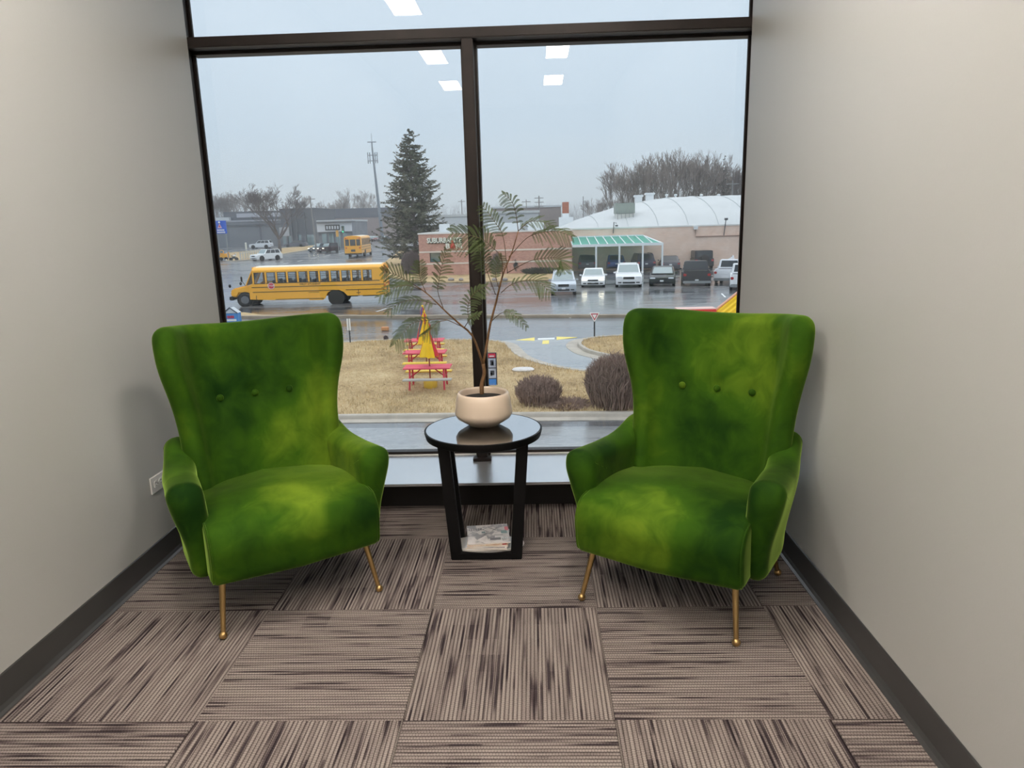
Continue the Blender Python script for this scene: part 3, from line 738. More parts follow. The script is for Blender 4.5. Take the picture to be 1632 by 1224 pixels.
# wet parking lot beyond the long curb
lotp = gl([(300, 506), (540, 507), (1010, 507), (1240, 505), (1240, 437), (905, 447), (745, 452), (612, 446)])
outer('parking_lot', MB().slab(lotp, ZG - 0.3, ZG + 0.012), LOTM)
H_L = 0.10
def lawn(name, px, n=None, rad=2.0):
    P = rounded([tuple(p[:2]) for p in gl(px)], rad, n or 90)
    # a fan of rings so the turf has a soft crown
    c = sum(P, Vector((0, 0))) / len(P); mb = MB(); rings = 6; vs = []; fs = []
    for k in range(rings):
        f = 1 - k / rings
        vs += [(c.x + (p.x - c.x) * f, c.y + (p.y - c.y) * f, ZG + H_L * (1 + 0.8 * (1 - f))) for p in P]
    n_ = len(P); vs.append((c.x, c.y, ZG + H_L * 1.8))
    for k in range(rings - 1):
        for i in range(n_): fs.append((k * n_ + i, k * n_ + (i + 1) % n_, (k + 1) * n_ + (i + 1) % n_, (k + 1) * n_ + i))
    for i in range(n_): fs.append(((rings - 1) * n_ + i, (rings - 1) * n_ + (i + 1) % n_, len(vs) - 1))
    vs += [(p.x, p.y, ZG - 0.2) for p in P]; b0 = len(vs) - n_
    for i in range(n_): fs.append((i, (i + 1) % n_, b0 + (i + 1) % n_, b0 + i))
    o = outer(name, mb.add(vs, fs), GRASS, smooth='auto'); return o, P
def curb(name, P, w=0.18, h=0.13, closed=True, parent=None, gutter=0.0):
    """concrete kerb following a ground outline"""
    P = [Vector(p[:2]) for p in P]; n = len(P); L = n if closed else n - 1
    mb = MB(); vs = []; sec = [(0, -0.1), (0, h - 0.02), (0.02, h), (w - 0.02, h), (w, h - 0.03), (w + 0.02, 0.012 if gutter else -0.1)]
    if gutter: sec += [(w + gutter, 0.022), (w + gutter, -0.1)]
    ar = sum(P[i].x * P[(i + 1) % n].y - P[(i + 1) % n].x * P[i].y for i in range(n)); sg = 1 if ar > 0 else -1
    for i in range(n):
        a = P[i - 1] if (closed or i > 0) else P[i]; b = P[(i + 1) % n] if (closed or i < n - 1) else P[i]
        t = (b - a).normalized(); nn = Vector((t.y, -t.x)) * sg
        for o_, z in sec: q = P[i] + nn * o_; vs.append((q.x, q.y, ZG + z))
    m = len(sec); fs = []
    for i in range(L):
        for k in range(m - 1): fs.append((i * m + k, ((i + 1) % n) * m + k, ((i + 1) % n) * m + k + 1, i * m + k + 1))
    o = mb.add(vs, fs).build(name, CONC, parent)
    if not parent: o['kind'] = 'structure'
    return o
lawn_a, PA = lawn('lawn_front', [(200, 566), (430, 556), (545, 549), (640, 544), (800, 546), (812, 560), (822, 571), (860, 585), (930, 597), (1010, 601), (1150, 606), (1400, 640), (1400, 664), (1000, 661), (540, 666), (200, 672)], 160, 1.6)
curb('curb_front', PA, 0.19, 0.13, gutter=0.42)
lawn_b, PB = lawn('lawn_island', [(924, 551), (934, 543), (975, 539), (1060, 538), (1200, 545), (1320, 575), (1200, 590), (1085, 586), (1000, 575), (965, 568), (940, 562)], 110, 1.2)
curb('curb_island', PB, 0.17, 0.15, gutter=0.55)
lawn_c, PC = lawn('lawn_bowling', [(606, 424), (640, 398), (700, 402), (912, 436), (908, 446), (745, 451), (668, 451), (612, 441)], 90, 2.5)
lawn_d, PD = lawn('lawn_left', [(362, 418), (362, 404), (440, 397), (520, 390), (560, 386), (510, 396), (455, 405), (412, 414)], 90, 1.5)
curb('curb_left', PD, 0.3, 0.25)
# the turning lane between the lawns
lane = gl([(800, 543), (930, 540), (925, 552), (945, 566), (1000, 577), (1090, 590), (1200, 593), (1400, 600), (1400, 642), (1150, 607), (930, 599), (860, 587), (820, 573)])
outer('turning_lane', MB().slab(lane, ZG - 0.3, ZG + 0.010), DRIVE)
near = [(-40, 6), (40, 6)] + [tuple(gp(1500, 676)[:2]), tuple(gp(140, 686)[:2])]
outer('street_near', MB().slab(near, ZG - 0.3, ZG + 0.008), DRIVE)
# long low kerb between road and lot
a, b = gp(300, 507.5), gp(1300, 505)
outer('curb_long', MB().prism([(-0.25, -0.1), (-0.22, 0.17), (0.22, 0.17), (0.25, -0.1)], lambda x, z: (a.x, a.y + x, ZG + z), lambda x, z: (b.x, b.y + x, ZG + z)), plain('stained_curb', (152, 138, 120), 0.8, 0, 0.2, 1.2))
# brown patch of bare kerb bed left of the bus
outer('verge_left', MB().slab(rounded([tuple(p[:2]) for p in gl([(340, 503), (384, 498), (420, 503), (600, 504), (600, 506), (340, 506)])], 0.3, 40), ZG - 0.2, ZG + 0.05), GRASS)

# painted marks
YEL = plain('yellow_road_paint', (236, 216, 120), 0.55, 0, 0.12, 3); WHP2 = plain('white_road_paint', (226, 228, 228), 0.55, 0, 0.08, 3)
def mark(name, px, mat, z=0.016): return outer(name, MB().slab([tuple(p[:2]) for p in gl(px)], ZG - 0.02, ZG + z), mat)
mark('road_arrow_1', [(822, 542.5), (852, 538.2), (852, 543.6)], YEL)
mark('road_arrow_2', [(920, 537.8), (887, 537.0), (887, 542.2)], YEL)
mark('road_bar_1', [(857, 539.6), (884, 538.6), (884, 541.0), (857, 541.9)], WHP2)
mark('road_square_1', [(865, 543.2), (875, 542.8), (875, 548.2), (864, 548.6)], YEL)
for k, (q0, q1) in enumerate([((600, 497), (625, 489)), ((905, 501), (909, 507)), ((818, 500), (826, 507)), ((1150, 468), (1156, 474))]):
    u, v = gp(*q0), gp(*q1); d = (v - u).normalized(); n_ = Vector((-d.y, d.x, 0)) * 0.06
    outer('lane_line_%d' % (k + 1), MB().slab([(p.x, p.y) for p in (u - n_, u + n_, v + n_, v - n_)], ZG - 0.02, ZG + 0.017), WHP2)
for k in range(9):
    u, v = gp(430 + k * 22, 425 - k * 4.2), gp(438 + k * 22, 423.5 - k * 4.2); d = (v - u).normalized(); n_ = Vector((-d.y, d.x, 0)) * 0.1
    outer('lane_line_%d' % (k + 8), MB().slab([(p.x, p.y) for p in (u - n_, u + n_, v + n_, v - n_)], ZG - 0.02, ZG + 0.017), WHP2)

# dry grass blades on the front lawn
def inside(P, x, y):
    c = False; j = len(P) - 1
    for i in range(len(P)):
        if (P[i].y > y) != (P[j].y > y) and x < (P[j].x - P[i].x) * (y - P[i].y) / (P[j].y - P[i].y) + P[i].x: c = not c
        j = i
    return c
def blades(name, P, n, seed, x0, x1, hmax=0.10):
    r = random.Random(seed); ys = [p.y for p in P]; vs = []; fs = []; c = sum(P, Vector((0, 0))) / len(P)
    while len(fs) < n:
        x, y = r.uniform(x0, x1), r.uniform(min(ys), max(ys))
        if not inside(P, x, y): continue
        h = r.uniform(0.03, hmax); a = r.uniform(0, 6.28); w = r.uniform(0.008, 0.016); lx, ly = r.gauss(0, .05), r.gauss(0, .05)
        z = ZG + H_L * 1.0
        i = len(vs); vs += [(x - math.cos(a) * w, y - math.sin(a) * w, z), (x + math.cos(a) * w, y + math.sin(a) * w, z), (x + lx, y + ly, z + h + 0.06)]
        fs.append((i, i + 1, i + 2))
    mb = MB(); mb.v = vs; mb.f = fs; mb.raw = True
    o = mb.build(name, STRAW); o['kind'] = 'stuff'; tag(o, 'short dry straw coloured grass on the ' + name.split('_')[-1], 'grass'); return o
STRAW = plain('straw_blades', (204, 182, 142), 0.9, 0, 0.3, 1.7)
blades('grass_lawn', PA, 26000, 3, -9, 14)
blades('grass_island', PB, 7000, 4, 1, 16)

# ================================================================== VEHICLES
LITH = plain('lit_headlamp', (255, 246, 214), .2, emis=((255, 246, 214), 5.0))
def car(name, label, cat, kind, col, px, py, head, Lr=4.6, Wd=1.9, Hh=1.65, group=None, metal=0.3, lit=False):
    """local +X is forward; head is the heading in degrees (0 = +x world, 270 = towards the viewer)"""
    g0 = gp(px, py)
    c = empty(name, label, cat, (g0.x, g0.y, ZG + 0.018), math.radians(head), group)
    paint = plain('paint_%d_%d_%d' % col, col, 0.22, metal, 0.02, 1.5)
    L, Wd2 = Lr, Wd / 2; hl = L / 2
    wr = 0.215 * Hh if kind != 'sedan' else 0.225 * Hh
    zb = wr * 0.62
    if kind == 'suv': belt, wb, rf, rr, rb = .60 * Hh, .20 * L, .07 * L, -.41 * L, -.475 * L
    elif kind == 'sedan': belt, wb, rf, rr, rb = .62 * Hh, .20 * L, .04 * L, -.24 * L, -.40 * L
    elif kind == 'pickup': belt, wb, rf, rr, rb = .60 * Hh, .17 * L, .08 * L, -.10 * L, -.125 * L
    elif kind == 'jeep': belt, wb, rf, rr, rb = .58 * Hh, .13 * L, .10 * L, -.44 * L, -.455 * L
    hood = belt * (0.97 if kind != 'sedan' else 0.90)
    prof = [(-hl, zb * 1.25), (-hl + .02, zb), (hl - .05, zb), (hl, zb * 1.3), (hl - .02, hood * .80), (hl - .18, hood * .95), (wb + .05, hood + 0.02), (wb - .1, belt),
            ((rb if kind != 'pickup' else rb), belt), (-hl + .06, belt * (1.0 if kind != 'sedan' else .97)), (-hl, belt * .86)]
    MB().prism(prof, lambda x, z: (x, -Wd2, z), lambda x, z: (x, Wd2, z)).build('body', paint, c, smooth=True, bevel=0.07, seg=3, ang=0.5)
    # cabin
    t = 0.80 if kind != 'jeep' else 0.92
    B = [(wb, -Wd2 * .94, belt - .02), (wb, Wd2 * .94, belt - .02), (rb, Wd2 * .94, belt - .02), (rb, -Wd2 * .94, belt - .02)]
    Tq = [(rf, -Wd2 * t, Hh), (rf, Wd2 * t, Hh), (rr, Wd2 * t, Hh), (rr, -Wd2 * t, Hh)]
    cab = MB(); cab.add(B + Tq, [(0, 1, 5, 4), (1, 2, 6, 5), (2, 3, 7, 6), (3, 0, 4, 7), (4, 5, 6, 7), (3, 2, 1, 0)])
    cab.build('cabin', paint, c, smooth=True, bevel=0.05, seg=2, ang=0.4)
    def pane(nm, q, u0, u1, v0, v1, mat=CARGLASS, off=0.012):
        q = [Vector(p) for p in q]
        f = lambda u, v: (q[0].lerp(q[1], u)).lerp(q[3].lerp(q[2], u), v)
        n_ = (q[1] - q[0]).cross(q[3] - q[0]).normalized()
        ctr = sum(q, Vector()) / 4
        if n_.dot(ctr - Vector(((wb + rb) / 2, 0, belt))) < 0: n_ = -n_
        cs = [f(u0, v0), f(u1, v0), f(u1, v1), f(u0, v1)]
        mb = MB(); vs = [p + n_ * off for p in cs] + [p - n_ * 0.01 for p in cs]
        mb.add(vs, [(0, 1, 2, 3), (7, 6, 5, 4)] + [(i, 4 + i, 4 + (i + 1) % 4, (i + 1) % 4) for i in range(4)])
        mb.build(nm, mat, c)
    pane('windshield', (B[0], B[1], Tq[1], Tq[0]), .06, .94, .12, .93)
    pane('rear_window', (B[2], B[3], Tq[3], Tq[2]), .10, .90, .25 if kind != 'pickup' else .2, .90, DARKGLASS)
    for s, q in ((1, (B[1], B[2], Tq[2], Tq[1])), (-1, (B[0], B[3], Tq[3], Tq[0]))):
        n_w = 2 if kind in ('sedan', 'pickup') else 3
        for k in range(n_w):
            a0, a1 = .05 + .90 * k / n_w, .05 + .90 * (k + 1) / n_w - .03
            pane('side_window', q, a0, a1, .16, .90, DARKGLASS)
    # wheels
    xs = (hl - .19 * L, -hl + .21 * L)
    for x in xs:
        for s in (-1, 1):
            w = MB().lathe([(wr * .55, -.11), (wr * .92, -.11), (wr, -.07), (wr, .07), (wr * .92, .11), (wr * .55, .11)], 20, (x, s * (Wd2 - .10), wr), Matrix.Rotation(PI / 2, 3, 'X')).build('wheel', TYRE, c, smooth='auto')
            MB().lathe([(.01, .0), (wr * .58, .0), (wr * .62, .02), (wr * .56, .03), (wr * .2, .02), (.01, .03)], 16, (x, s * (Wd2 - .02), wr), Matrix.Rotation(-s * PI / 2, 3, 'X')).build('rim', RIM, w)
            MB().lathe([(wr * 1.02, -.005), (wr * 1.18, -.005), (wr * 1.18, .012), (wr * 1.02, .012)], 20, (x, s * (Wd2 - .002), wr), Matrix.Rotation(-s * PI / 2, 3, 'X')).build('wheel_arch', TRIMB, c)
    # face
    for s in (-1, 1):
        MB().box((hl - .06, s * Wd2 * .72, hood * .80), (.14, Wd2 * .42, .13 if kind != 'jeep' else .17)).build('headlight', LITH if lit else HEADL, c, bevel=0.03)
        MB().box((hl - .01, s * Wd2 * .70, zb * 1.75), (.06, Wd2 * .28, .09)).build('fog_lamp_trim', TRIMB, c, bevel=0.015)
        MB().box((-hl + .02, s * Wd2 * .84, belt * .80), (.10, Wd2 * .24, .22 if kind != 'sedan' else .14)).build('tail_light', TAILL, c, bevel=0.025)
        MB().box((wb - .12, s * (Wd2 + .10), belt + .06), (.11, .20, .14)).build('mirror', paint, c, bevel=0.03)
    MB().box((hl - .005, 0, hood * .74), (.05, Wd2 * .86, .20 if kind != 'sedan' else .12)).build('grille', TRIMB, c, bevel=0.02)
    MB().box((hl - .005, 0, zb * 1.7), (.05, Wd2 * .95, .14)).build('lower_grille', TRIMB, c, bevel=0.02)
    MB().box((hl + .02, 0, zb * 2.2), (.02, .30, .13)).build('plate', PLATE, c)
    MB().box((-hl - .008, 0, belt * .70 if kind != 'pickup' else zb * 1.9), (.02, .30, .14)).build('plate', PLATE, c)
    MB().box((-hl - .01, 0, zb * 1.45), (.10, Wd * .94, .16)).build('rear_bumper', TRIMB if kind in ('suv', 'pickup', 'jeep') else paint, c, bevel=0.03)
    if kind == 'suv':
        for s in (-1, 1): MB().box(((rf + rr) / 2, s * Wd2 * .72, Hh + .03), (abs(rf - rr) * .9, .05, .05)).build('roof_rail', TRIMB, c, bevel=0.01)
    if kind == 'pickup':
        # open bed: the well is a dark recess with walls standing round it
        bx0, bx1 = -hl + .10, rb - .06
        MB().box(((bx0 + bx1) / 2, 0, belt + .006), (bx1 - bx0, Wd * .82, .012)).build('bed_liner', TRIMB, c)
        for s in (-1, 1): MB().box(((bx0 + bx1) / 2, s * Wd2 * .90, belt + .03), (bx1 - bx0 + .1, .09, .10)).build('bed_rail', paint, c, bevel=0.02)
        MB().box((-hl + .02, 0, belt * .86), (.07, Wd * .84, belt * .42)).build('tailgate', paint, c, bevel=0.03)
        MB().box((-hl - .06, 0, zb * 1.3), (.16, Wd * .98, .20)).build('step_bumper', GREYSTEEL, c, bevel=0.03)
    if kind == 'jeep':
        MB().lathe([(.10, -.12), (.36, -.12), (.42, -.08), (.42, .08), (.36, .12), (.10, .12)], 20, (-hl - .16, 0, belt * .98), Matrix.Rotation(PI / 2, 3, 'Y')).build('spare_wheel', TYRE, c, smooth='auto')
        for s in (-1, 1):
            for x in xs: MB().box((x, s * (Wd2 + .02), wr * 2.05), (wr * 2.6, .22, .08)).build('fender_flare', TRIMB, c, bevel=0.03)
    return c
LOT = 'parked in the lot by the tan wall'
# front row of the lot, left to right
car('car', 'silver suv facing the viewer at the left end of the front row', 'car', 'suv', (196, 204, 212), 898, 466, 268, 4.6, 2.0, 1.72)
car('car', 'white sedan with a black lower grille facing the viewer', 'car', 'sedan', (238, 240, 242), 946, 455, 264, 4.7, 2.05, 1.5, metal=0, lit=True)
car('car', 'large white suv facing the viewer between white sedan and dark sedan', 'car', 'suv', (242, 243, 245), 1001, 455, 264, 4.8, 2.2, 1.9, metal=0)
car('car', 'dark grey sedan facing the viewer in the front row', 'car', 'sedan', (56, 60, 62), 1056, 453, 258, 4.8, 2.15, 1.55)
car('pickup_truck', 'dark grey pickup truck with its tailgate towards the viewer', 'truck', 'pickup', (62, 64, 68), 1108, 452, 80, 5.6, 2.35, 2.0)
car('pickup_truck', 'white pickup truck with red tail lamp at the right window edge', 'truck', 'pickup', (236, 238, 242), 1163, 448, 68, 5.6, 2.1, 1.95, metal=0)
car('pickup_truck', 'white truck nearest the right window frame, mostly cut off', 'truck', 'pickup', (240, 242, 244), 1184, 458, 75, 5.4, 2.1, 1.95, metal=0)
# back row, seen from behind
car('car', 'grey suv seen from behind at the left end of the back row', 'car', 'suv', (104, 104, 112), 933, 430, 92, 4.7, 2.15, 1.85)
car('car', 'blue suv seen from behind under the teal canopy', 'car', 'suv', (62, 92, 150), 976, 429, 96, 4.6, 2.15, 1.75)
car('car', 'navy suv with red tail lamps seen from behind', 'car', 'suv', (58, 64, 84), 1022, 430, 96, 4.7, 2.15, 1.9)
car('car', 'charcoal sedan seen from behind to the right of the canopy posts', 'car', 'sedan', (88, 88, 94), 1066, 430, 84, 4.7, 2.1, 1.6)
car('jeep', 'black boxy off-roader with a spare wheel on its back', 'car', 'jeep', (44, 45, 48), 1114, 427, 93, 4.3, 2.2, 2.05)
car('car', 'white suv in the back row beside the right window frame', 'car', 'suv', (238, 240, 243), 1163, 424, 62, 4.7, 2.0, 1.75, metal=0)
# traffic and parked cars far left
car('car', 'white suv driving on the wet road behind the school bus', 'car', 'suv', (238, 240, 240), 425, 415, 232, 5.6, 2.6, 2.1, metal=0)
car('car', 'white suv parked sideways before the grey building', 'car', 'suv', (222, 226, 230), 417, 396, 180, 7.2, 2.8, 2.6, metal=0)
car('car', 'dark grey sedan parked behind the bare tree trunk', 'car', 'sedan', (96, 98, 110), 472, 394, 180, 7.4, 2.8, 2.2)
car('car', 'teal grey car ahead of the dark red car on the road', 'car', 'sedan', (92, 108, 118), 509, 401.5, 238, 5.2, 2.6, 2.1, lit=True)
car('car', 'dark red car with headlights at the road bend', 'car', 'suv', (66, 46, 52), 524, 402, 238, 5.2, 2.6, 2.2, lit=True)
rnd = random.Random(8)
lots = [(222, 226, 230), (120, 126, 134), (70, 76, 86), (200, 204, 210), (150, 60, 56)]

# ---- school bus
BUSY = plain('school_bus_yellow', (252, 182, 54), 0.3, 0, 0.03, 0.6); BUSB = plain('bus_black_rail', (46, 40, 34), 0.5); BUSG = glass_mat('bus_window_glass', (0.90, 0.92, 0.93), 1.45)
BUSR = plain('bus_white_roof', (238, 232, 214), 0.4, 0, 0.04, 0.6); SEATM = plain('bus_seat_vinyl', (62, 62, 66), 0.7, 0, 0.1, 3); BUSRED = plain('bus_lamp_red', (196, 46, 36), 0.3); AMBER = plain('bus_lamp_amber', (232, 128, 36), 0.3)
def make_bus(label):
    c = empty('school_bus', label, 'bus', group='yellow school buses')
    Wb = 1.22; x0, x1 = -5.78, 3.98          # body shell behind the cowl
    zf, zs, zt, zr = 0.55, 1.80, 2.68, 3.08  # skirt, sill, window head, roof
    for s, nm in ((1, 'left_side_panel'), (-1, 'right_side_panel')):
        MB().prism([(x0, zf + .1), (-3.0, zf + .1), (-2.75, .95), (-2.4, 1.13), (-1.9, 1.13), (-1.55, .95), (-1.3, zf - .1), (2.6, zf - .1), (4.3, zf), (4.3, 1.66), (4.05, zs), (x0, zs)],
                   lambda x, z: (x, s * (Wb - .04), z), lambda x, z: (x, s * Wb, z)).build(nm, BUSY, c)
        for z, h, a, b in ((1.815, .05, x0 + .3, 3.0), (1.50, .05, x0, 4.1), (1.12, .045, x0, -2.9), (1.12, .045, -1.3 - .8, 4.05), (.50, .04, -1.2, 2.4), (.62, .03, x0 + .3, -3.2)):
            MB().box2((a, s * Wb, z - h / 2), (b, s * (Wb + .022), z + h / 2)).build('rub_rail', BUSB, c)
        MB().box2((x0, s * (Wb - .05), zt), (x1, s * Wb, zt + .12)).build('header_panel', BUSY, c)
        # pillars between the ten windows
        for k in range(11):
            xa = 2.95 - k * .797
            MB().box2((xa - .03, s * (Wb - .05), zs), (xa + .10, s * (Wb + .004), zt)).build('window_pillar', BUSY, c)
        MB().box2((x0, s * (Wb - .05), zs), (-5.02, s * Wb, zt)).build('rear_quarter', BUSY, c)
        MB().box2((3.85, s * (Wb - .05), zs - .05), (4.0, s * Wb, zt)).build('front_pillar', BUSY, c)
        for k in range(10):
            xb = 2.95 - k * .797 - .03; xa = xb - .667
            f = MB()
            f.box2((xa, s * (Wb - .035), zs + .02), (xb, s * (Wb - .01), zs + .06)).box2((xa, s * (Wb - .035), zt - .04), (xb, s * (Wb - .01), zt)).box2((xa, s * (Wb - .035), zs + .02), (xa + .03, s * (Wb - .01), zt)).box2((xb - .03, s * (Wb - .035), zs + .02), (xb, s * (Wb - .01), zt)).box2((xa, s * (Wb - .035), 2.30), (xb, s * (Wb - .01), 2.335))
            wv = f.build('window', BUSB, c)
            MB().box2((xa + .02, s * (Wb - .028), zs + .04), (xb - .02, s * (Wb - .022), zt - .02)).build('pane', BUSG, wv)
        wv = MB().box2((3.08, s * (Wb - .03), zs - .02), (3.12, s * (Wb + .002), zt)).box2((3.08, s * (Wb - .03), zs - .04), (3.88, s * (Wb + .002), zs + .02)).box2((3.82, s * (Wb - .03), zs), (3.86, s * (Wb + .002), zt)).build('driver_window', BUSB, c)
        MB().box2((3.1, s * (Wb - .02), zs), (3.84, s * (Wb - .014), zt)).build('pane', BUSG, wv)
    # roof with rounded shoulders
    sec = [(-Wb, zt + .10), (-Wb + .02, zt + .20), (-Wb + .16, zr - .06), (-Wb + .5, zr + .02), (0, zr + .06), (Wb - .5, zr + .02), (Wb - .16, zr - .06), (Wb - .02, zt + .20), (Wb, zt + .10)]
    MB().prism(sec, lambda y, z: (x0, y, z), lambda y, z: (x1 + .02, y, z - .02)).build('roof', BUSY, c, smooth='auto', bevel=0.04, seg=2)
    MB().prism([(-.85, zr - .02), (-.8, zr + .035), (0, zr + .085), (.8, zr + .035), (.85, zr - .02)], lambda y, z: (x0 + .15, y, z), lambda y, z: (x1 - .2, y, z - .02)).build('roof_cap', BUSR, c, smooth='auto')
    MB().box2((x0 + .05, -Wb + .05, .95), (4.0, Wb - .05, 1.02)).build('bus_floor', SEATM, c)
    # rear wall with door and windows
    r = MB(); r.box2((x0 - .02, -Wb, .62), (x0 + .04, Wb, 1.72)).box2((x0 - .02, -Wb, 2.62), (x0 + .04, Wb, zt + .22)).box2((x0 - .02, -Wb, 1.7), (x0 + .04, -Wb + .14, 2.65)).box2((x0 - .02, Wb - .14, 1.7), (x0 + .04, Wb, 2.65)).box2((x0 - .02, -.52, 1.7), (x0 + .04, -.40, 2.65)).box2((x0 - .02, .40, 1.7), (x0 + .04, .52, 2.65))
    r.build('rear_panel', BUSY, c)
    for a, b in ((-1.08, -.52), (-.40, .40), (.52, 1.08)):
        MB().box2((x0 + .005, a, 1.72), (x0 + .012, b, 2.63)).build('rear_pane', DARKGLASS, c)
    MB().box2((x0 - .035, -.43, .8), (x0 - .02, .43, 1.62)).build('rear_door', BUSY, c, bevel=0.01)
    MB().box2((x0 - .045, -.30, .88), (x0 - .036, .30, 1.20)).build('door_lower_pane', DARKGLASS, c)
    MB().box2((x0 - .16, -Wb, .45), (x0 + .02, Wb, .66)).build('rear_bumper', BUSB, c, bevel=0.03)
    for s in (-1, 1):
        MB().lathe([(.01, .0), (.11, .0), (.10, .04), (.01, .05)], 14, (x0 - .02, s * .98, 1.42), Matrix.Rotation(-PI / 2, 3, 'Y')).build('tail_lamp', BUSRED, c)
        MB().lathe([(.01, .0), (.10, .0), (.09, .04), (.01, .05)], 14, (x0 - .02, s * .72, zt + .1), Matrix.Rotation(-PI / 2, 3, 'Y')).build('warning_lamp', AMBER, c)
        MB().lathe([(.01, .0), (.10, .0), (.09, .04), (.01, .05)], 14, (x0 - .02, s * .98, zt + .1), Matrix.Rotation(-PI / 2, 3, 'Y')).build('warning_lamp', BUSRED, c)
    # cowl, hood and windshield
    MB().prism([(3.95, .62), (4.30, .62), (4.35, 1.0), (5.15, 1.05), (5.3, .75), (5.78, .75), (5.80, 1.18), (5.66, 1.40), (4.55, 1.66), (3.95, 1.70)],
               lambda x, z: (x, -1.06 + (x - 3.95) * .03, z), lambda x, z: (x, 1.06 - (x - 3.95) * .03, z)).build('hood', BUSY, c, smooth=True, bevel=0.09, seg=3, ang=.45)
    MB().box2((5.62, -1.1, .50), (5.90, 1.1, .80)).build('front_bumper', BUSB, c, bevel=0.04)
    MB().box2((5.76, -.5, .86), (5.83, .5, 1.26)).build('grille', TRIMB, c, bevel=0.02)
    for s in (-1, 1): MB().ball((5.74, s * .78, 1.10), .13, 12, 8, (.6, 1, 1)).build('headlight', HEADL, c, smooth=True)
    w = MB(); q = [Vector((4.52, -1.1, 1.68)), Vector((4.52, 1.1, 1.68)), Vector((3.99, 1.12, 2.80)), Vector((3.99, -1.12, 2.80))]; d = Vector((.03, 0, .02))
    w.add(q + [p + d for p in q], [(0, 1, 2, 3), (7, 6, 5, 4)] + [(i, 4 + i, 4 + (i + 1) % 4, (i + 1) % 4) for i in range(4)]); w.build('windshield', BUSG, c)
    for s in (-1, 1):
        MB().tube([(4.53, s * 1.12, 1.68), (3.99, s * 1.14, 2.82)], .05, 8).build('windshield_pillar', BUSY, c)
        MB().add([(4.46, s * 1.14, 1.72), (4.0, s * 1.18, 1.75), (4.0, s * 1.18, 2.6), (4.40, s * 1.15, 1.74), (4.40, s * 1.12, 1.74)], [(0, 1, 2), (2, 1, 3)]).build('quarter_pane', BUSG, c)
        arm = MB().tube([(4.6, s * 1.05, 1.64), (4.75, s * 1.35, 2.1), (4.72, s * 1.4, 2.35)], .02, 6).build('mirror_arm', BUSB, c)
        MB().box((4.72, s * 1.42, 2.2), (.08, .2, .42)).build('mirror', BUSB, arm, bevel=0.03)
        arm = MB().tube([(5.4, s * .85, 1.36), (5.75, s * 1.1, 1.62), (5.72, s * 1.12, 1.7)], .016, 6).build('crossover_mirror_arm', GREYSTEEL, c)
        MB().ball((5.75, s * 1.12, 1.66), .14, 10, 8, (.7, .7, 1)).build('crossover_mirror', TRIMB, arm, smooth=True)
    MB().box2((3.9, -.9, zr - .12), (4.12, .9, zr + .0)).build('front_cap', BUSY, c, bevel=0.05)
    # stop sign folded on the left side
    st = MB().prism([(.27 * math.cos(PI / 8 + k * PI / 4), .27 * math.sin(PI / 8 + k * PI / 4)) for k in range(8)], lambda x, z: (2.62 + x, Wb + .05, 1.60 + z), lambda x, z: (2.62 + x, Wb + .07, 1.60 + z)).build('stop_sign', plain('sign_white', (240, 238, 236), 0.4), c)
    MB().prism([(.235 * math.cos(PI / 8 + k * PI / 4), .235 * math.sin(PI / 8 + k * PI / 4)) for k in range(8)], lambda x, z: (2.62 + x, Wb + .07, 1.60 + z), lambda x, z: (2.62 + x, Wb + .074, 1.60 + z)).build('stop_sign_face', plain('stop_red', (206, 44, 62), 0.4), st)
    flipL = Matrix.Rotation(PI, 4, 'Z')
    text_mesh('STOP', .20, plain('sign_white', (240, 238, 236), 0.4), 'stop_lettering', st, Matrix.Translation((2.62, Wb + .078, 1.60)) @ flipL @ STAND)
    text_mesh('FIRST STUDENT', .205, plain('bus_letter_black', (40, 36, 30), 0.5), 'lettering', c, Matrix.Translation((-.28, Wb + .006, 1.655)) @ flipL @ STAND, sx=1.08)
    # belly boxes, small marks, fuel door
    MB().box2((-1.15, Wb - .3, .36), (-.1, Wb - .005, .62)).build('belly_box', BUSY, c, bevel=0.02)
    MB().box2((-.9, Wb, .98), (-.1, Wb + .008, 1.01)).build('small_lettering', BUSB, c)
    MB().tube([(3.8, Wb + .02, .85), (3.82, Wb + .04, .6), (3.72, Wb + .02, .35)], .02, 6).build('crossing_arm', BUSB, c)
    MB().box2((-4.0, Wb, .72), (-3.7, Wb + .012, 1.02)).build('fuel_door', BUSY, c)
    MB().box2((-3.87, Wb + .012, .72), (-3.83, Wb + .02, 1.1)).box2((-4.0, Wb + .012, .86), (-3.7, Wb + .02, .9)).build('cross_mark', BUSB, c)
    # seats seen through the windows
    for k in range(11):
        x = 2.5 - k * .74
        for s in (-1, 1): MB().box2((x - .06, s * .28, 1.0), (x + .06, s * 1.08, 2.02 + .02 * (k % 2))).box2((x, s * .28, 1.0), (x + .42, s * 1.08, 1.45)).build('seat', SEATM, c, bevel=0.03)
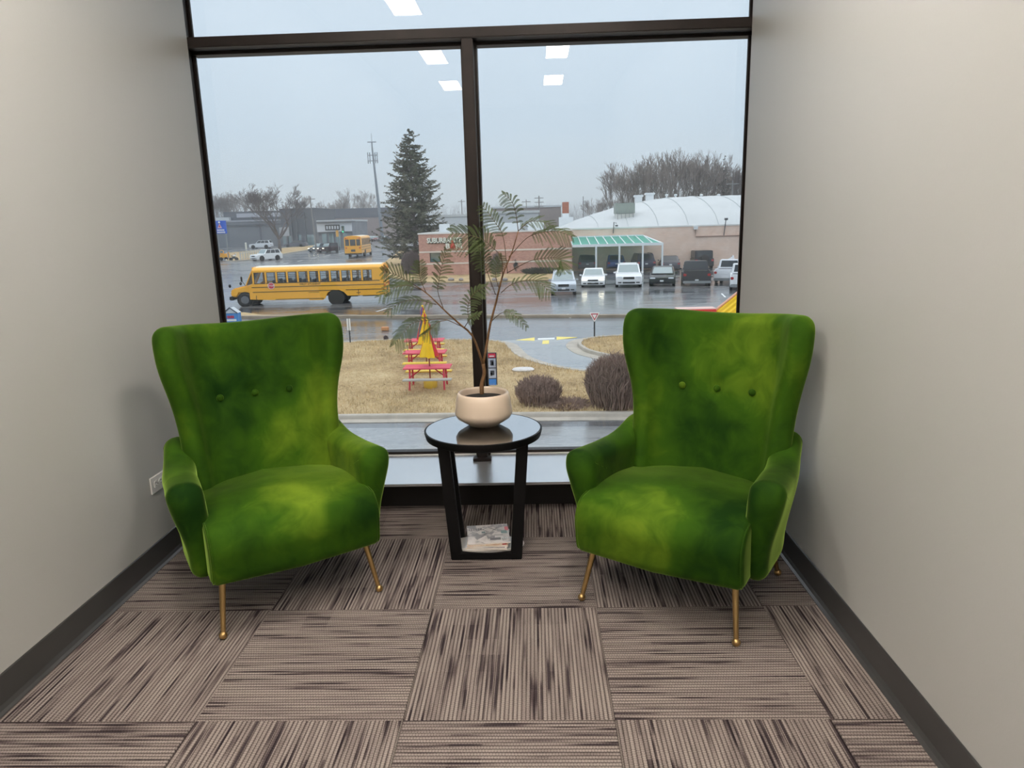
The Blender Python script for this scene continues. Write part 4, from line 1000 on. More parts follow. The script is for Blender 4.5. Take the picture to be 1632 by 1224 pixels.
    # wheels
    for x in (4.70, -2.15):
        for s in (-1, 1):
            R_w = .52 if x > 0 else .50
            wv = MB().lathe([(.22, -.15), (R_w * .9, -.15), (R_w, -.10), (R_w, .10), (R_w * .9, .15), (.22, .15)], 26, (x, s * (Wb - .17), R_w), Matrix.Rotation(PI / 2, 3, 'X')).build('wheel', TYRE, c, smooth='auto')
            MB().lathe([(.01, .02), (.10, .03), (.14, -.03), (.28, -.02), (.31, .02), (.27, .03), (.01, .05)], 18, (x, s * (Wb - .04), R_w), Matrix.Rotation(-s * PI / 2, 3, 'X')).build('rim', plain('dull_grey_rim', (104, 106, 110), .5, .3), wv)
            MB().lathe([(R_w * 1.08, 0), (R_w * 1.22, 0), (R_w * 1.22, .02), (R_w * 1.08, .02)], 24, (x, s * (Wb - (.16 if x > 0 else -.001)), R_w), Matrix.Rotation(-s * PI / 2, 3, 'X')).build('wheel_arch', BUSB, c)
    for a in (-5.2, -3.6, 0.4): MB().box2((a, -.5, .5), (a + 1.2, .5, .95)).build('chassis', TRIMB, c)
    return c
bus = make_bus('long yellow school bus side-on, facing left on the wet road')
g0, g1 = gp(391, 488.5), gp(536, 484.5)
d = (g0 - g1).normalized(); mid = g1 + d * 2.15
bus.location = (mid.x, mid.y + 1.1, ZG + 0.014); bus.rotation_euler = (0, 0, math.atan2(d.y, d.x))
sc_ = (g0 - g1).length / 6.85; bus.scale = (sc_, sc_, sc_ * .93)
bus2 = copy_tree(bus); g2 = gp(564, 411); hd2 = math.radians(95)
bus2.location = (g2.x + math.cos(hd2) * 7.6, g2.y + math.sin(hd2) * 7.6, ZG + 0.014); bus2.rotation_euler = (0, 0, hd2); bus2.scale = (1.34, 1.34, 1.34)
bus2['label'] = 'yellow school bus driving away on the road, seen from behind'

hz = MB().box2((-700, 12, ZG + .02), (700, 1400, 70)).build('drizzle_haze', HAZE); tag(hz, 'thin grey drizzle haze hanging over the whole street scene', 'haze', kind='structure')
# ================================================================== BUILDINGS
YB = 82.0
def bx(px, y=YB): return ap(px, 430, y).x
def bz(px, py, y=YB): return ap(px, py, y).z
xb0, xb1, xb2 = bx(669.5), bx(912), bx(1290)
bw = empty('bowling_hall', 'brick bowling hall with a pale stone trim and green white sign letters', 'building', ((xb0 + xb1) / 2, YB, ZG))
def bparent(mb, name, mat, par, **k):
    o = mb.build(name, mat, par, **k); o.matrix_parent_inverse = Matrix.Translation(-Vector(par.location)) if par.parent is None else Matrix.Identity(4); return o
def W_(mb, name, mat, par=bw, **k):        # built in world coordinates, hung on a parent that has no rotation
    root = par
    off = Vector(root.location) if root.parent is None else Vector(root.parent.location)
    mb.v = [(v[0] - off.x, v[1] - off.y, v[2] - off.z) for v in mb.v]
    return mb.build(name, mat, par, **k)
zt = bz(780, 371)
wx0, wx1 = bx(686), bx(703); wz0, wz1 = bz(694, 418), bz(694, 401)
m = MB()
m.box2((xb0, YB, ZG), (wx0, YB + 0.35, zt)).box2((wx1, YB, ZG), (xb1, YB + 0.35, zt)).box2((wx0, YB, ZG), (wx1, YB + 0.35, wz0)).box2((wx0, YB, wz1), (wx1, YB + 0.35, zt))
W_(m, 'front_wall', BRICK)
W_(MB().box2((xb0, YB + 0.35, ZG), (xb0 + 0.35, YB + 26, zt)), 'left_wall', BRICK)
W_(MB().box2((xb1 - 0.35, YB + 0.35, ZG), (xb1, YB + 6, zt)), 'right_wall', BRICK)
W_(MB().box2((xb0, YB + 0.1, zt - 0.35), (xb1, YB + 26, zt - 0.2)), 'flat_roof', WHITE_ROOF)
STONE = plain('pale_stone_trim', (222, 210, 198), 0.7, 0, 0.05, 1)
W_(MB().box2((xb0 - .06, YB - .08, zt), (xb1 + .02, YB + .45, zt + .16)).box2((xb0 - .06, YB + .45, zt), (xb0 + .4, YB + 26, zt + .16)), 'coping', plain('coping_white', (228, 226, 222), .5))
for pya in (400.5, 419.5):
    z = bz(790, pya - 1.5); W_(MB().box2((xb0, YB - .05, z - .09), (xb1, YB, z + .09)), 'stone_band', STONE)
wf = W_(MB().box2((wx0, YB + .12, wz0), (wx1, YB + .2, wz0 + .08)).box2((wx0, YB + .12, wz1 - .08), (wx1, YB + .2, wz1)).box2((wx0, YB + .12, wz0), (wx0 + .08, YB + .2, wz1)).box2((wx1 - .08, YB + .12, wz0), (wx1, YB + .2, wz1)), 'window', TRIMB)
pn = MB().box2((wx0, YB + .15, wz0), (wx1, YB + .17, wz1)); pn.v = [(v[0] - bw.location.x, v[1] - YB, v[2] - ZG) for v in pn.v]; pn.build('pane', CARGLASS, wf)
SIGNW = plain('sign_letter_cream', (238, 238, 226), .4); SIGNG = plain('sign_letter_backing', (52, 66, 52), .5); PINR = plain('bowling_pin_red', (206, 40, 44), .4)
def sign_text(s, px0, px1, pyc, mat, dy, name, dz=0, dx=0):
    a, b2 = bx(px0), bx(px1); h = abs(bz(px0, pyc + 4.6) - bz(px0, pyc - 4.6))
    o = text_mesh(s, 1.0, mat, name, bw, Matrix.Identity(4), .10, bold=.03)
    xs = [v.co.x for v in o.data.vertices]; zs = [v.co.y for v in o.data.vertices]
    sx = (b2 - a) / (max(xs) - min(xs)); sz = h / (max(zs) - min(zs)) * .92
    cz = bz((px0 + px1) / 2, pyc)
    for v in o.data.vertices:
        x, y, z = v.co; v.co = ((x - min(xs)) * sx + a - bw.location.x + dx, -z - .12 + dy, (y - (max(zs) + min(zs)) / 2) * sz + cz - ZG + dz)
    return o
sign_text('SUBURBANITE', 683.5, 738, 383, SIGNG, 0.06, 'sign_backing', -.05, .06); sign_text('SUBURBANITE', 683, 737.5, 382.6, SIGNW, 0, 'sign_letters')
sign_text('B', 712.5, 719, 392, SIGNW, 0, 'sign_letters'); sign_text('WL', 727, 740, 392, SIGNW, 0, 'sign_letters')
pinx, pinz = bx(723), bz(723, 396.2)
W_(MB().lathe([(.02, 0), (.18, .02), (.30, .25), (.26, .45), (.12, .62), (.11, .72), (.15, .82), (.10, .93), (.01, .96)], 16, (pinx, YB - .14, pinz)), 'bowling_pin', PINR, smooth=True)
def roof_unit(px0, px1, py0, py1, y, name, mat, par, dep=1.6, legs=False):
    x0, x1 = bx(px0, y), bx(px1, y); z0, z1 = bz((px0 + px1) / 2, py1, y), bz((px0 + px1) / 2, py0, y)
    o = W_(MB().box2((x0, y, z0), (x1, y + dep, z1)), name, mat, par, bevel=0.05)
    return o
RWH = plain('rooftop_white', (224, 228, 230), .5, 0, .05, 1)
for q in ((703, 717, 357, 369, 90), (780, 795, 353, 366, 92), (800, 830, 355, 367, 94), (842, 868, 352, 365, 96)):
    x0, x1 = bx(q[0], q[4]), bx(q[1], q[4]); z1 = bz((q[0] + q[1]) / 2, q[2], q[4])
    W_(MB().box2((x0, q[4], zt - .25), (x1, q[4] + 2, z1)), 'rooftop_unit', RWH, bevel=0.05)
cx0, cx1 = bx(897.5, 104), bx(907.5, 104)
W_(MB().box2((cx0, 104, zt - .3), (cx1, 105, bz(902, 340, 104))).box2((cx0 - .5, 103.7, zt - .3), (cx1 + .6, 105.2, bz(902, 346, 104))), 'chimney_base', RWH)
W_(MB().box2((cx0, 104, bz(902, 340, 104)), (cx1, 105, bz(902, 322, 104))), 'chimney', brick_mat('chimney_brick', (178, 112, 88), (160, 98, 78), (150, 110, 96), 3.0))

# ---- tan hall with the white barrel roof and the teal canopy
YT = 85.0
hall = empty('domed_hall', 'tan block hall with a white vaulted roof behind the parked cars', 'building', (bx(1100, YT), YT, ZG))
xt0, xt1 = bx(905, YT), bx(1420, YT); zw = bz(1040, 362.5, YT)
W_(MB().box2((xt0, YT, ZG), (xt1, YT + .4, zw)), 'front_wall', BLOCK, hall)
W_(MB().box2((xt0, YT - .06, zw - .02), (xt1, YT + .5, zw + .14)), 'coping', plain('coping_white', (228, 226, 222), .5), hall)
# vault: rises from the eave, closed by a hipped left end
D = 34.0; xs_ = bx(896, YT); zpk = bz(1110, 315, YT + 14) - zw
nu, nvv = 44, 18; vs = []; fs = []
for i in range(nu + 1):
    u = i / nu; x = xs_ + (xt1 - xs_) * u
    f = min(1, (x - xs_) / 17.5); f = max(0, math.sin(PI / 2 * f)) ** .9
    for j in range(nvv + 1):
        v = j / nvv; y = YT + .3 + D * v
        rib = .035 if i % 3 == 0 else 0
        g = math.sin(PI * v) ** .62
        vs.append((x, y, zw + .05 + zpk * 1.05 * f * g + rib * g))
for i in range(nu):
    for j in range(nvv):
        a = i * (nvv + 1) + j; fs.append((a, a + nvv + 1, a + nvv + 2, a + 1))
W_(MB().add(vs, fs), 'vault_roof', WHITE_ROOF, hall, smooth=True)
for i in range(5, nu, 4):
    pts = [Vector(vs_) + Vector((0, 0, .02)) for vs_ in vs[i * (nvv + 1): i * (nvv + 1) + nvv // 2 + 3]]
    W_(MB().tube(pts, .05, 4), 'roof_seam', plain('seam_grey', (182, 188, 190), .6), hall)
# rooftop plant on the slope: grey unit on a stand
uy = YT + 3.2
x0, x1 = bx(981, uy), bx(1011, uy); z0, z1 = bz(996, 340.5, uy), bz(996, 323.5, uy)
un = W_(MB().box2((x0, uy, z0), (x1, uy + 2.4, z1)), 'rooftop_unit', plain('grey_green_sheet', (150, 160, 152), .5, .2, .06, 2), hall, bevel=0.05)
W_(MB().box2((x0 + .1, uy + .1, zw - .1), (x1 - .1, uy + 2.3, z0)), 'unit_stand', plain('stand_cream', (214, 214, 208), .6, 0, .08, 1.4), hall)
for k in range(5):
    xx = x0 + (x1 - x0) * (.1 + .2 * k)
    W_(MB().tube([(xx, uy - .1, zw + .3), (xx, uy - .1, z0 + .35)], .03, 6), 'stand_rail', GREYSTEEL, hall)
for q in ((1012, 1022, 311, 317, YT + 15), (1029, 1040, 307.5, 315, YT + 17)):
    xx0, xx1 = bx(q[0], q[4]), bx(q[1], q[4]); W_(MB().box2((xx0, q[4], bz(q[0], q[3] + 6, q[4])), (xx1, q[4] + 1.2, bz(q[0], q[2] + 3, q[4]))).box2((xx0 - .15, q[4] - .1, bz(q[0], q[2] + 3, q[4])), (xx1 + .15, q[4] + 1.3, bz(q[0], q[2], q[4]))), 'exhaust_vent', RWH, hall)
for q in (1060, 1074, 1114, 1141):
    xx = bx(q, YT + 17); W_(MB().lathe([(.12, 0), (.12, .9), (.22, .95), (.22, 1.1), (.01, 1.15)], 8, (xx, YT + 17, bz(q, 317, YT + 17) - .5)), 'roof_vent_pipe', RWH, hall)
pz = bz(1140, 376, YT)
W_(MB().tube([(bx(1106, YT), YT - .1, bz(1106, 362, YT)), (bx(1107, YT), YT - .1, pz), (xt1, YT - .1, pz)], .06, 6), 'conduit', plain('conduit_brown', (170, 140, 126), .6), hall)
W_(MB().box2((bx(1103, YT), YT - .5, bz(1105, 366, YT)), (bx(1109, YT), YT, bz(1105, 359.5, YT))), 'wall_lamp', RWH, hall, bevel=.05)
W_(MB().tube([(bx(1151, YT), YT - .1, pz), (bx(1153.5, YT), YT - .1, bz(1153, 351, YT))], .05, 6).box2((bx(1152, YT) - .05, YT - .4, bz(1153, 351, YT)), (bx(1155, YT) + .05, YT, bz(1153, 347.5, YT))), 'flood_lamp', plain('lamp_dark', (92, 92, 94), .5), hall)
W_(MB().tube([(bx(977, YT), YT - .1, bz(977, 372, YT)), (bx(978, YT), YT - .1, bz(978, 354, YT)), (bx(982, YT), YT - .1, bz(982, 356, YT))], .05, 6).box2((bx(980, YT), YT - .3, bz(980, 361, YT)), (bx(984, YT), YT, bz(980, 358.5, YT))), 'flood_lamp', plain('lamp_dark', (92, 92, 94), .5), hall)

# canopy: white frame, teal translucent panels
TEALG = TEAL_SHEET; CWH = plain('canopy_white_paint', (228, 234, 236), .4)
yf, yr = YT - 5.2, YT - .1
can = empty('entrance_canopy', 'teal panelled canopy with white posts along the tan wall', 'canopy', (bx(985, yf), yf, ZG))
xc0, xc1 = bx(912.5, yf), bx(1055.5, yf)
zl = bz(985, 390, yf); zh = bz(985, 376.5, yr)
W_(MB().box2((xc0, yf - .05, zl - .17), (xc1, yf + .1, zl + .12)), 'fascia', CWH, can)
xr1 = bx(1024, yr); zhh = zh
W_(MB().box2((xc0, yr - .1, zhh - .08), (xr1, yr + .05, zhh + .12)), 'ridge_beam', CWH, can)
hip = MB(); hip.tube([(xr1, yr, zhh), (xc1, yf, zl)], .11, 6); hip.tube([(xc1, yf, zl - .03), (xc1, yr, zl - .03)], .09, 6); W_(hip, 'hip_beam', CWH, can)
ptop = [xc0 + (xr1 - xc0) * k / 9 for k in range(10)]; pbot = [xc0 + (xr1 + .3 - xc0) * k / 9 for k in range(10)]
for k in range(9):
    W_(MB().add([(pbot[k], yf, zl + .02), (pbot[k + 1], yf, zl + .02), (ptop[k + 1], yr, zhh), (ptop[k], yr, zhh), (pbot[k], yf, zl), (pbot[k + 1], yf, zl), (ptop[k + 1], yr, zhh - .02), (ptop[k], yr, zhh - .02)],
                [(0, 1, 2, 3), (7, 6, 5, 4), (0, 4, 5, 1), (1, 5, 6, 2), (2, 6, 7, 3), (3, 7, 4, 0)]), 'roof_panel', TEALG, can)
W_(MB().add([(pbot[9], yf, zl + .02), (xc1, yf, zl + .02), (ptop[9], yr, zhh), (pbot[9], yf, zl), (xc1, yf, zl), (ptop[9], yr, zhh - .02)], [(0, 1, 2), (5, 4, 3), (0, 3, 4, 1), (1, 4, 5, 2), (2, 5, 3, 0)]), 'roof_panel', TEALG, can)
for k in range(10): W_(MB().tube([(pbot[k], yf, zl + .06), (ptop[k], yr, zhh + .05)], .065, 4), 'rafter', CWH, can)
for q in (950, 987, 1024, 1055): W_(MB().box2((bx(q, yf) - .09, yf - .09, ZG), (bx(q, yf) + .09, yf + .09, zl - .1)), 'post', CWH, can)

# ---- far left street
def far_building(name, label, px0, px1, py0, py1, dep, mat, roofmat, y=None, rh=.5):
    y = y or gp((px0 + px1) / 2, py1).y
    x0, x1 = bx(px0, y), bx(px1, y); z = bz((px0 + px1) / 2, py0, y)
    c = empty(name, label, 'building', ((x0 + x1) / 2, y, ZG))
    W_(MB().box2((x0, y, ZG), (x1, y + dep, z)), 'wall_block', mat, c)
    W_(MB().box2((x0 - .2, y - .2, z), (x1 + .2, y + dep + .2, z + rh)), 'roof', roofmat, c)
    return c, y
GREYB = plain('grey_cladding', (116, 120, 126), .6, 0, .05, .2); GREYD = plain('dark_grey_cladding', (92, 95, 102), .6, 0, .05, .2); GREYL = plain('pale_grey_fascia', (168, 170, 178), .6, 0, .05, .2)
c, y1 = far_building('grey_shop', 'low grey shop building behind the bare street tree', 338, 456, 353, 398, 24, GREYB, GREYL, y=262)
yy = y1
x0, x1 = bx(366, yy + 4), bx(456, yy + 4)
W_(MB().box2((x0, yy + 4, ZG + 9), (x1, yy + 20, bz(410, 336.5, yy + 4))), 'upper_storey', GREYD, c)
W_(MB().box2((bx(380, yy), yy + 3.6, bz(400, 346, yy)), (bx(452, yy), yy + 4, bz(400, 339.5, yy))), 'pale_fascia', GREYL, c)
W_(MB().box2((bx(338, yy), yy - .5, bz(400, 359.5, yy)), (bx(456, yy), yy, bz(400, 357.5, yy))), 'ledge', GREYD, c)
W_(MB().box2((bx(420, yy), yy - .2, ZG), (bx(423, yy), yy, bz(420, 360, yy))), 'pilaster', GREYD, c)
W_(MB().box2((bx(338, yy), yy + 2, bz(350, 353, yy)), (bx(370, yy), yy + 20, bz(350, 346.5, yy))), 'white_roof_edge', WHITE_ROOF, c)
c, y2 = far_building('grey_hall', 'tall grey hall section with columns left of the utility pole', 455, 509, 334, 394, 26, GREYD, GREYD, y=yy - 4)
for q in (462, 470, 478, 491): W_(MB().box2((bx(q, y2), y2 - .8, ZG), (bx(q + 2.5, y2), y2 - .01, bz(q, 338, y2))), 'column', GREYD, c)
for q in (456, 464, 480, 494, 500):
    W_(MB().box2((bx(q, y2), y2 - .1, bz(q, 392, y2)), (bx(q + 5, y2), y2 - .005, bz(q, 374, y2))), 'window', CARGLASS, c)
W_(MB().box2((bx(453, y2), y2 - 1.2, bz(465, 376, y2)), (bx(468, y2), y2 - .02, bz(465, 362, y2))), 'shop_sign_board', plain('board_pale', (176, 176, 178), .5), c)
c, y3 = far_building('white_fascia_shop', 'shop with a white fascia and black sign letters beyond the crossing', 512, 566, 353, 392, 20, plain('shop_glass_front', (118, 122, 130), .5, 0, .2, .4), WHITE_ROOF, y=215)
W_(MB().box2((bx(512, y3), y3 - .8, bz(540, 369, y3)), (bx(566, y3), y3 - .01, bz(540, 355, y3))), 'fascia', plain('fascia_white', (216, 220, 226), .5), c)
W_(MB().box2((bx(512, y3), y3 - 1.6, bz(540, 354.5, y3)), (bx(572, y3), y3, bz(540, 352.5, y3))), 'flat_canopy', plain('canopy_grey', (112, 114, 118), .5), c)
W_(MB().box2((bx(525, y3), y3 - .95, bz(536, 367, y3)), (bx(548, y3), y3 - .81, bz(536, 358, y3))), 'sign_board', plain('sign_black', (52, 54, 58), .5), c)
for k in range(5):
    q = 527 + k * 4.2
    W_(MB().box2((bx(q, y3), y3 - 1.02, bz(536, 365, y3)), (bx(q + 2.4, y3), y3 - .96, bz(536, 360, y3))), 'sign_letter', plain('fascia_white', (216, 220, 226), .5), c)
for k in range(4):
    q = 518 + k * 11
    W_(MB().box2((bx(q, y3), y3 - .2, ZG), (bx(q + 7, y3), y3 - .02, bz(536, 372, y3))), 'shop_window', CARGLASS, c)
far_building('long_dark_roof_block', 'long dark roofed block on the horizon left of the spruce', 508, 640, 347, 354, 40, plain('brick_far', (150, 136, 134), .7, 0, .1, .1), plain('slate_far', (88, 94, 106), .7), y=330, rh=4.2)
far_building('flat_white_warehouse', 'low white roofed warehouse on the horizon right of the mullion', 775, 860, 340, 358, 30, plain('warehouse_grey', (188, 192, 196), .6), WHITE_ROOF, y=150)
far_building('brick_shed', 'low brown shed beyond the brick hall roof', 786, 895, 331, 346, 25, plain('brown_far', (146, 134, 130), .7, 0, .1, .1), plain('shed_roof', (200, 204, 208), .6), y=210)
far_building('pale_depot', 'pale depot on the horizon behind the spruce', 700, 780, 345, 360, 25, plain('depot_pale', (202, 208, 212), .6), WHITE_ROOF, y=170)

# ================================================================== TREES
def branch(mb, p, d, L, r, depth, rn, up=0.25, spread=0.55, minr=0.012):
    q = [p]; n = 3
    for i in range(n):
        d = (d + Vector((rn.gauss(0, .10), rn.gauss(0, .10), rn.gauss(0, .06) + up * .12))).normalized(); p = p + d * L / n; q.append(p)
    mb.tube(q, [max(minr, r * (1 - .35 * i / n)) for i in range(n + 1)], 3 if depth < 4 else 5, cap=False)
    if depth == 0: return
    for k in range(rn.choice((2, 3, 3)) if depth > 1 else 3):
        a = d.orthogonal().normalized(); a = Matrix.Rotation(rn.uniform(0, 6.28), 3, d) @ a
        nd = (d + a * rn.uniform(spread * .6, spread * 1.3) + Vector((0, 0, up * .35))).normalized()
        s = q[-1] if k < 2 else q[rn.randint(1, 2)]
        branch(mb, s, nd, L * rn.uniform(.62, .82), r * .58, depth - 1, rn, up, spread, minr)
def bare_tree(label, px, base_py, y, h, seed, depth=5, trunk=.25, spread=.55, minr=.012, up=.25, thick=.028, mat=None, wide=1.0):
    x = bx(px, y); rn = random.Random(seed)
    c = empty('bare_tree', label, 'tree', (x, y, ZG))
    mat = mat or TREEBARK
    tr = MB().tube([(0, 0, -.2), (.02 * h * .2, 0, h * trunk * .5), (0, .01 * h, h * trunk)], [h * thick, h * thick * .8, h * thick * .7], 8).build('trunk', mat, c, smooth=True)
    mb = MB()
    nl = 6 if wide > 1 else 4
    for k in range(nl):
        a = 2 * PI * k / nl + rn.uniform(-.4, .4)
        branch(mb, Vector((0, .01 * h, h * trunk * rn.uniform(.85, 1))), Vector((math.cos(a) * spread * 1.1, math.sin(a) * spread * 1.1, 1)).normalized(), h * (1 - trunk) * .34, h * thick * .5, depth, rn, up, spread, minr)
    # normalise the crown to the height wanted
    zm = max(v[2] for v in mb.v); z0 = h * trunk; f = (h - z0) / (zm - z0)
    mb.v = [(v[0] * f * wide, v[1] * f * wide, z0 + (v[2] - z0) * f if v[2] > z0 else v[2]) for v in mb.v]
    mb.raw = True
    b = mb.build('branches', mat, c); return c
def hgt(px, top, y): return bz(px, top, y) - ZG
t1 = bare_tree('broad bare street tree before the grey shop building', 449, 398, 190, hgt(446, 290, 190), 11, 6, .20, .55, .03, .38, .028, wide=1.3, mat=plain('street_tree_bark', (104, 96, 94), .85, 0, .15, 1))
far_spots = [  # px, top, y, label
    (352, 308, 300, 'bare tree at the far left window edge'), (366, 312, 310, 'bare tree behind the left end of the grey shop'), (385, 303, 290, 'wide bare tree behind the grey shop roof'), (408, 300, 295, 'bare tree behind the broad street tree, to its left'),
    (484, 312, 300, 'bare tree behind the tall grey hall section'), (530, 318, 380, 'small hazy bare tree above the long dark roof'), (574, 299, 340, 'round bare tree above the long dark roof by the radio mast'), (552, 320, 390, 'low hazy tree left of the round bare tree'), (592, 318, 390, 'low hazy tree right of the round bare tree'),
    (949, 314, 240, 'small bare tree left of the white vaulted roof'), (968, 312, 230, 'bare tree at the left foot of the tall grove'),
    (991, 266, 150, 'lowest tree at the left end of the tall grove'), (1012, 258, 150, 'second tree from the left in the tall grove'), (1030, 254, 148, 'third tree from the left in the tall grove'), (1048, 250, 152, 'fourth tree from the left in the tall grove'), (1066, 242, 150, 'fifth tree from the left in the tall grove'),
    (1084, 238, 153, 'sixth tree from the left, in the middle of the tall grove'), (1102, 236, 150, 'tallest tree of the grove above the roof crown'), (1120, 240, 152, 'tree just right of the tallest in the grove'), (1136, 252, 154, 'bare tree before the dark conifer of the grove'), (1172, 268, 156, 'bare tree at the right window edge behind the vaulted roof'), (1190, 262, 156, 'bare tree hidden in part by the right window frame'), (1158, 272, 165, 'bare tree right of the dark conifer')]
protos = []
for k in range(4):
    protos.append(None)
for i, (px, top, y, lab) in enumerate(far_spots):
    k = i % 4; h = hgt(px, top, y)
    if protos[k] is None:
        c = bare_tree(lab, px, 0, y, 15.0, 40 + k, 6, .18, .36 + .04 * k, .02, .45, .016); protos[k] = c
    else:
        c = copy_tree(protos[k]); c['label'] = lab
    c.location = (bx(px, y), y, ZG); s = h / 15.0; w = s * (1.0 if i > 10 else 1.2); c.scale = (w, w, s); c.rotation_euler = (0, 0, i * 1.3)
# scrub under the grove and along the horizon
def scrub(name, label, px0, px1, py, y, n, h, seed, mat, dep=4):
    r = random.Random(seed); mb = MB(); x0, x1 = bx(px0, y), bx(px1, y)
    for k in range(n):
        x, yy = r.uniform(x0, x1), y + r.uniform(0, dep); H = h * r.uniform(.5, 1.0)
        p = Vector((x, yy, ZG)); d = Vector((r.gauss(0, .22), r.gauss(0, .22), 1))
        mb.tube([p, p + d * H * .6, p + d * H + Vector((r.gauss(0, .2), 0, 0))], [.05, .035, .015], 3, cap=False)
        for j in range(4):
            b0 = p + d * H * r.uniform(.35, .9); mb.tube([b0, b0 + Vector((r.gauss(0, .5), r.gauss(0, .5), r.uniform(.3, 1.0))) * H * .2], [.025, .012], 3, cap=False)
    mb.raw = True
    o = mb.build(name, mat); o['kind'] = 'stuff'; return tag(o, label, 'scrub')
scrub('scrub_thicket', 'dense bare thicket at the foot of the tall grove', 1010, 1200, 0, 148, 650, hgt(1100, 275, 150), 5, TREEBARK, 8)
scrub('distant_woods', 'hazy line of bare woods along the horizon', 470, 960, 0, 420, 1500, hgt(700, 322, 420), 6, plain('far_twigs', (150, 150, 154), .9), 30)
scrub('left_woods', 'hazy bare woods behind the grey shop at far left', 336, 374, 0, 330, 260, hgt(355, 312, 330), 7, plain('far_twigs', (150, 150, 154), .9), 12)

def conifer(label, px, y, top, halfw_px, seed, n_wh=34, trunk_clear=.03, mat=None, dens=1.0, name='spruce_tree'):
    h = hgt(px, top, y); R = halfw_px * y / FPX; rn = random.Random(seed)
    c = empty(name, label, 'tree', (bx(px, y), y, ZG))
    MB().tube([(0, 0, -.2), (0, 0, h * .5), (0, 0, h * .97)], [h * .018, h * .010, h * .002], 8).build('trunk', TREEBARK, c, smooth=True)
    br, nd = MB(), MB()
    for w in range(n_wh):
        f = w / (n_wh - 1); z = h * (trunk_clear + (1 - trunk_clear) * f ** .92); rad = R * (1 - f) ** .55 * rn.uniform(.80, 1.08) + .12
        nb = max(5, int((11 - 4 * f) * dens)); zw0 = z
        for k in range(nb):
            z = zw0 + rn.uniform(-1, 1) * h / n_wh * 2.2; up_ = rn.uniform(.0, .45); a = 2 * PI * (k + rn.random() * .8) / nb + w * .7; L = rad * rn.uniform(.72, 1.12)
            dr = Vector((math.cos(a), math.sin(a), 0)); p = Vector((0, 0, z)); pts = [p]
            for s in range(1, 6):
                u = s / 5; pts.append(Vector((0, 0, z)) + dr * L * u + Vector((0, 0, L * (.10 * u - .42 * u * u + (.22 + up_) * u ** 3))))
            br.tube(pts, [.05 * (1 - i / 6) + .01 for i in range(6)], 3, cap=False)
            ns = int(10 + 16 * L / R)
            for s in range(ns):
                u = .18 + .82 * s / ns; i = min(4, int(u * 5)); q = pts[i].lerp(pts[i + 1], u * 5 - i)
                for sd in (-1, 1):
                    lat = Vector((-dr.y, dr.x, 0)) * sd
                    l = (.20 + .5 * (1 - u)) * min(1.6, .35 * L + .3) * rn.uniform(.6, 1.2)
                    tip = q + lat * l * .75 + dr * l * .55 + Vector((0, 0, l * rn.uniform(-.9, .35)))
                    wv = Vector((rn.gauss(0, 1), rn.gauss(0, 1), rn.gauss(0, 1))).normalized() * rn.uniform(.08, .20)
                    nd.add([q - wv, q + wv, tip], [(0, 1, 2)])
    br.raw = nd.raw = True
    br.build('branches', TREEBARK, c); o = nd.build('needles', mat or NEEDLE, c); o['kind'] = 'stuff'
    return c
conifer('tall dark spruce left of the mullion beside the brick hall', 664, 108, 213, 63, 21, 40, .08, None, 1.1)
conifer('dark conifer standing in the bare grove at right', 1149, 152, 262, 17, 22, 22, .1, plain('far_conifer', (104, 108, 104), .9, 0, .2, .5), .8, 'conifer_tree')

# shrubs: round heads of bare twigs
def shrub(label, px, py, w_px, h_px, seed, n=900, mat=None, name='bare_shrub', up=.9, dens_r=.006, y=None, flat=1.0):
    g0 = gp(px, py) if y is None else Vector((bx(px, y), y, ZG)); y = g0.y; W2 = w_px * y / FPX / 2; H = h_px * y / FPX
    rn = random.Random(seed); c = empty(name, label, 'shrub', (g0.x, y + W2 * .6, ZG + .08))
    mb = MB(); st = MB()
    for k in range(26):
        a = rn.uniform(0, 6.28); e_ = Vector((math.cos(a) * W2 * .45, math.sin(a) * W2 * .45, H * rn.uniform(.4, .6)))
        b0 = Vector((math.cos(a) * W2 * .12, math.sin(a) * W2 * .12, -.05)); st.tube([b0, b0.lerp(e_, .5) + Vector((0, 0, H * .05)), e_], [dens_r * 2.6, dens_r * 2.0, dens_r * 1.4], 4, cap=False)
    for k in range(n):
        # a point on the rounded head, and a twig leading up to it
        th = rn.uniform(0, 6.28); cz = rn.uniform(-.2, 1); rr = math.sqrt(max(0, 1 - cz * cz)); q = rn.uniform(.62, 1.03)
        tip = Vector((math.cos(th) * rr * W2 * q, math.sin(th) * rr * W2 * q, H * (.52 + .48 * cz * q) * flat))
        base = Vector((tip.x * .74, tip.y * .74, max(.02, tip.z - H * rn.uniform(.3, .55))))
        mid = base.lerp(tip, .6) + Vector((rn.gauss(0, .03), rn.gauss(0, .03), rn.gauss(0, .03))) * H
        mb.tube([base, mid, tip], [dens_r * 1.4, dens_r, dens_r * .5], 3, cap=False)
        for j in range(3):
            m2 = base.lerp(tip, rn.uniform(.45, .9)); mb.tube([m2, m2 + Vector((rn.gauss(0, .05), rn.gauss(0, .05), rn.uniform(.05, .15))) * H], [dens_r * .8, dens_r * .4], 3, cap=False)
    mb.raw = st.raw = True
    st.build('stems', mat or plain('pale_stems', (176, 154, 134), .85, 0, .15, 4), c); o = mb.build('twigs', mat or TWIG, c); o['kind'] = 'stuff'; return c
shrub('round bare shrub on the front lawn beside the side table', 859, 654, 82, 50, 31, 1250, None, dens_r=.0095)
shrub('large dense bare shrub beside the right armchair back', 984, 660, 104, 92, 32, 2300, None, dens_r=.010)
shrub('low creeping bare shrub between the two lawn shrubs', 905, 659, 90, 14, 33, 700, None, dens_r=.006)
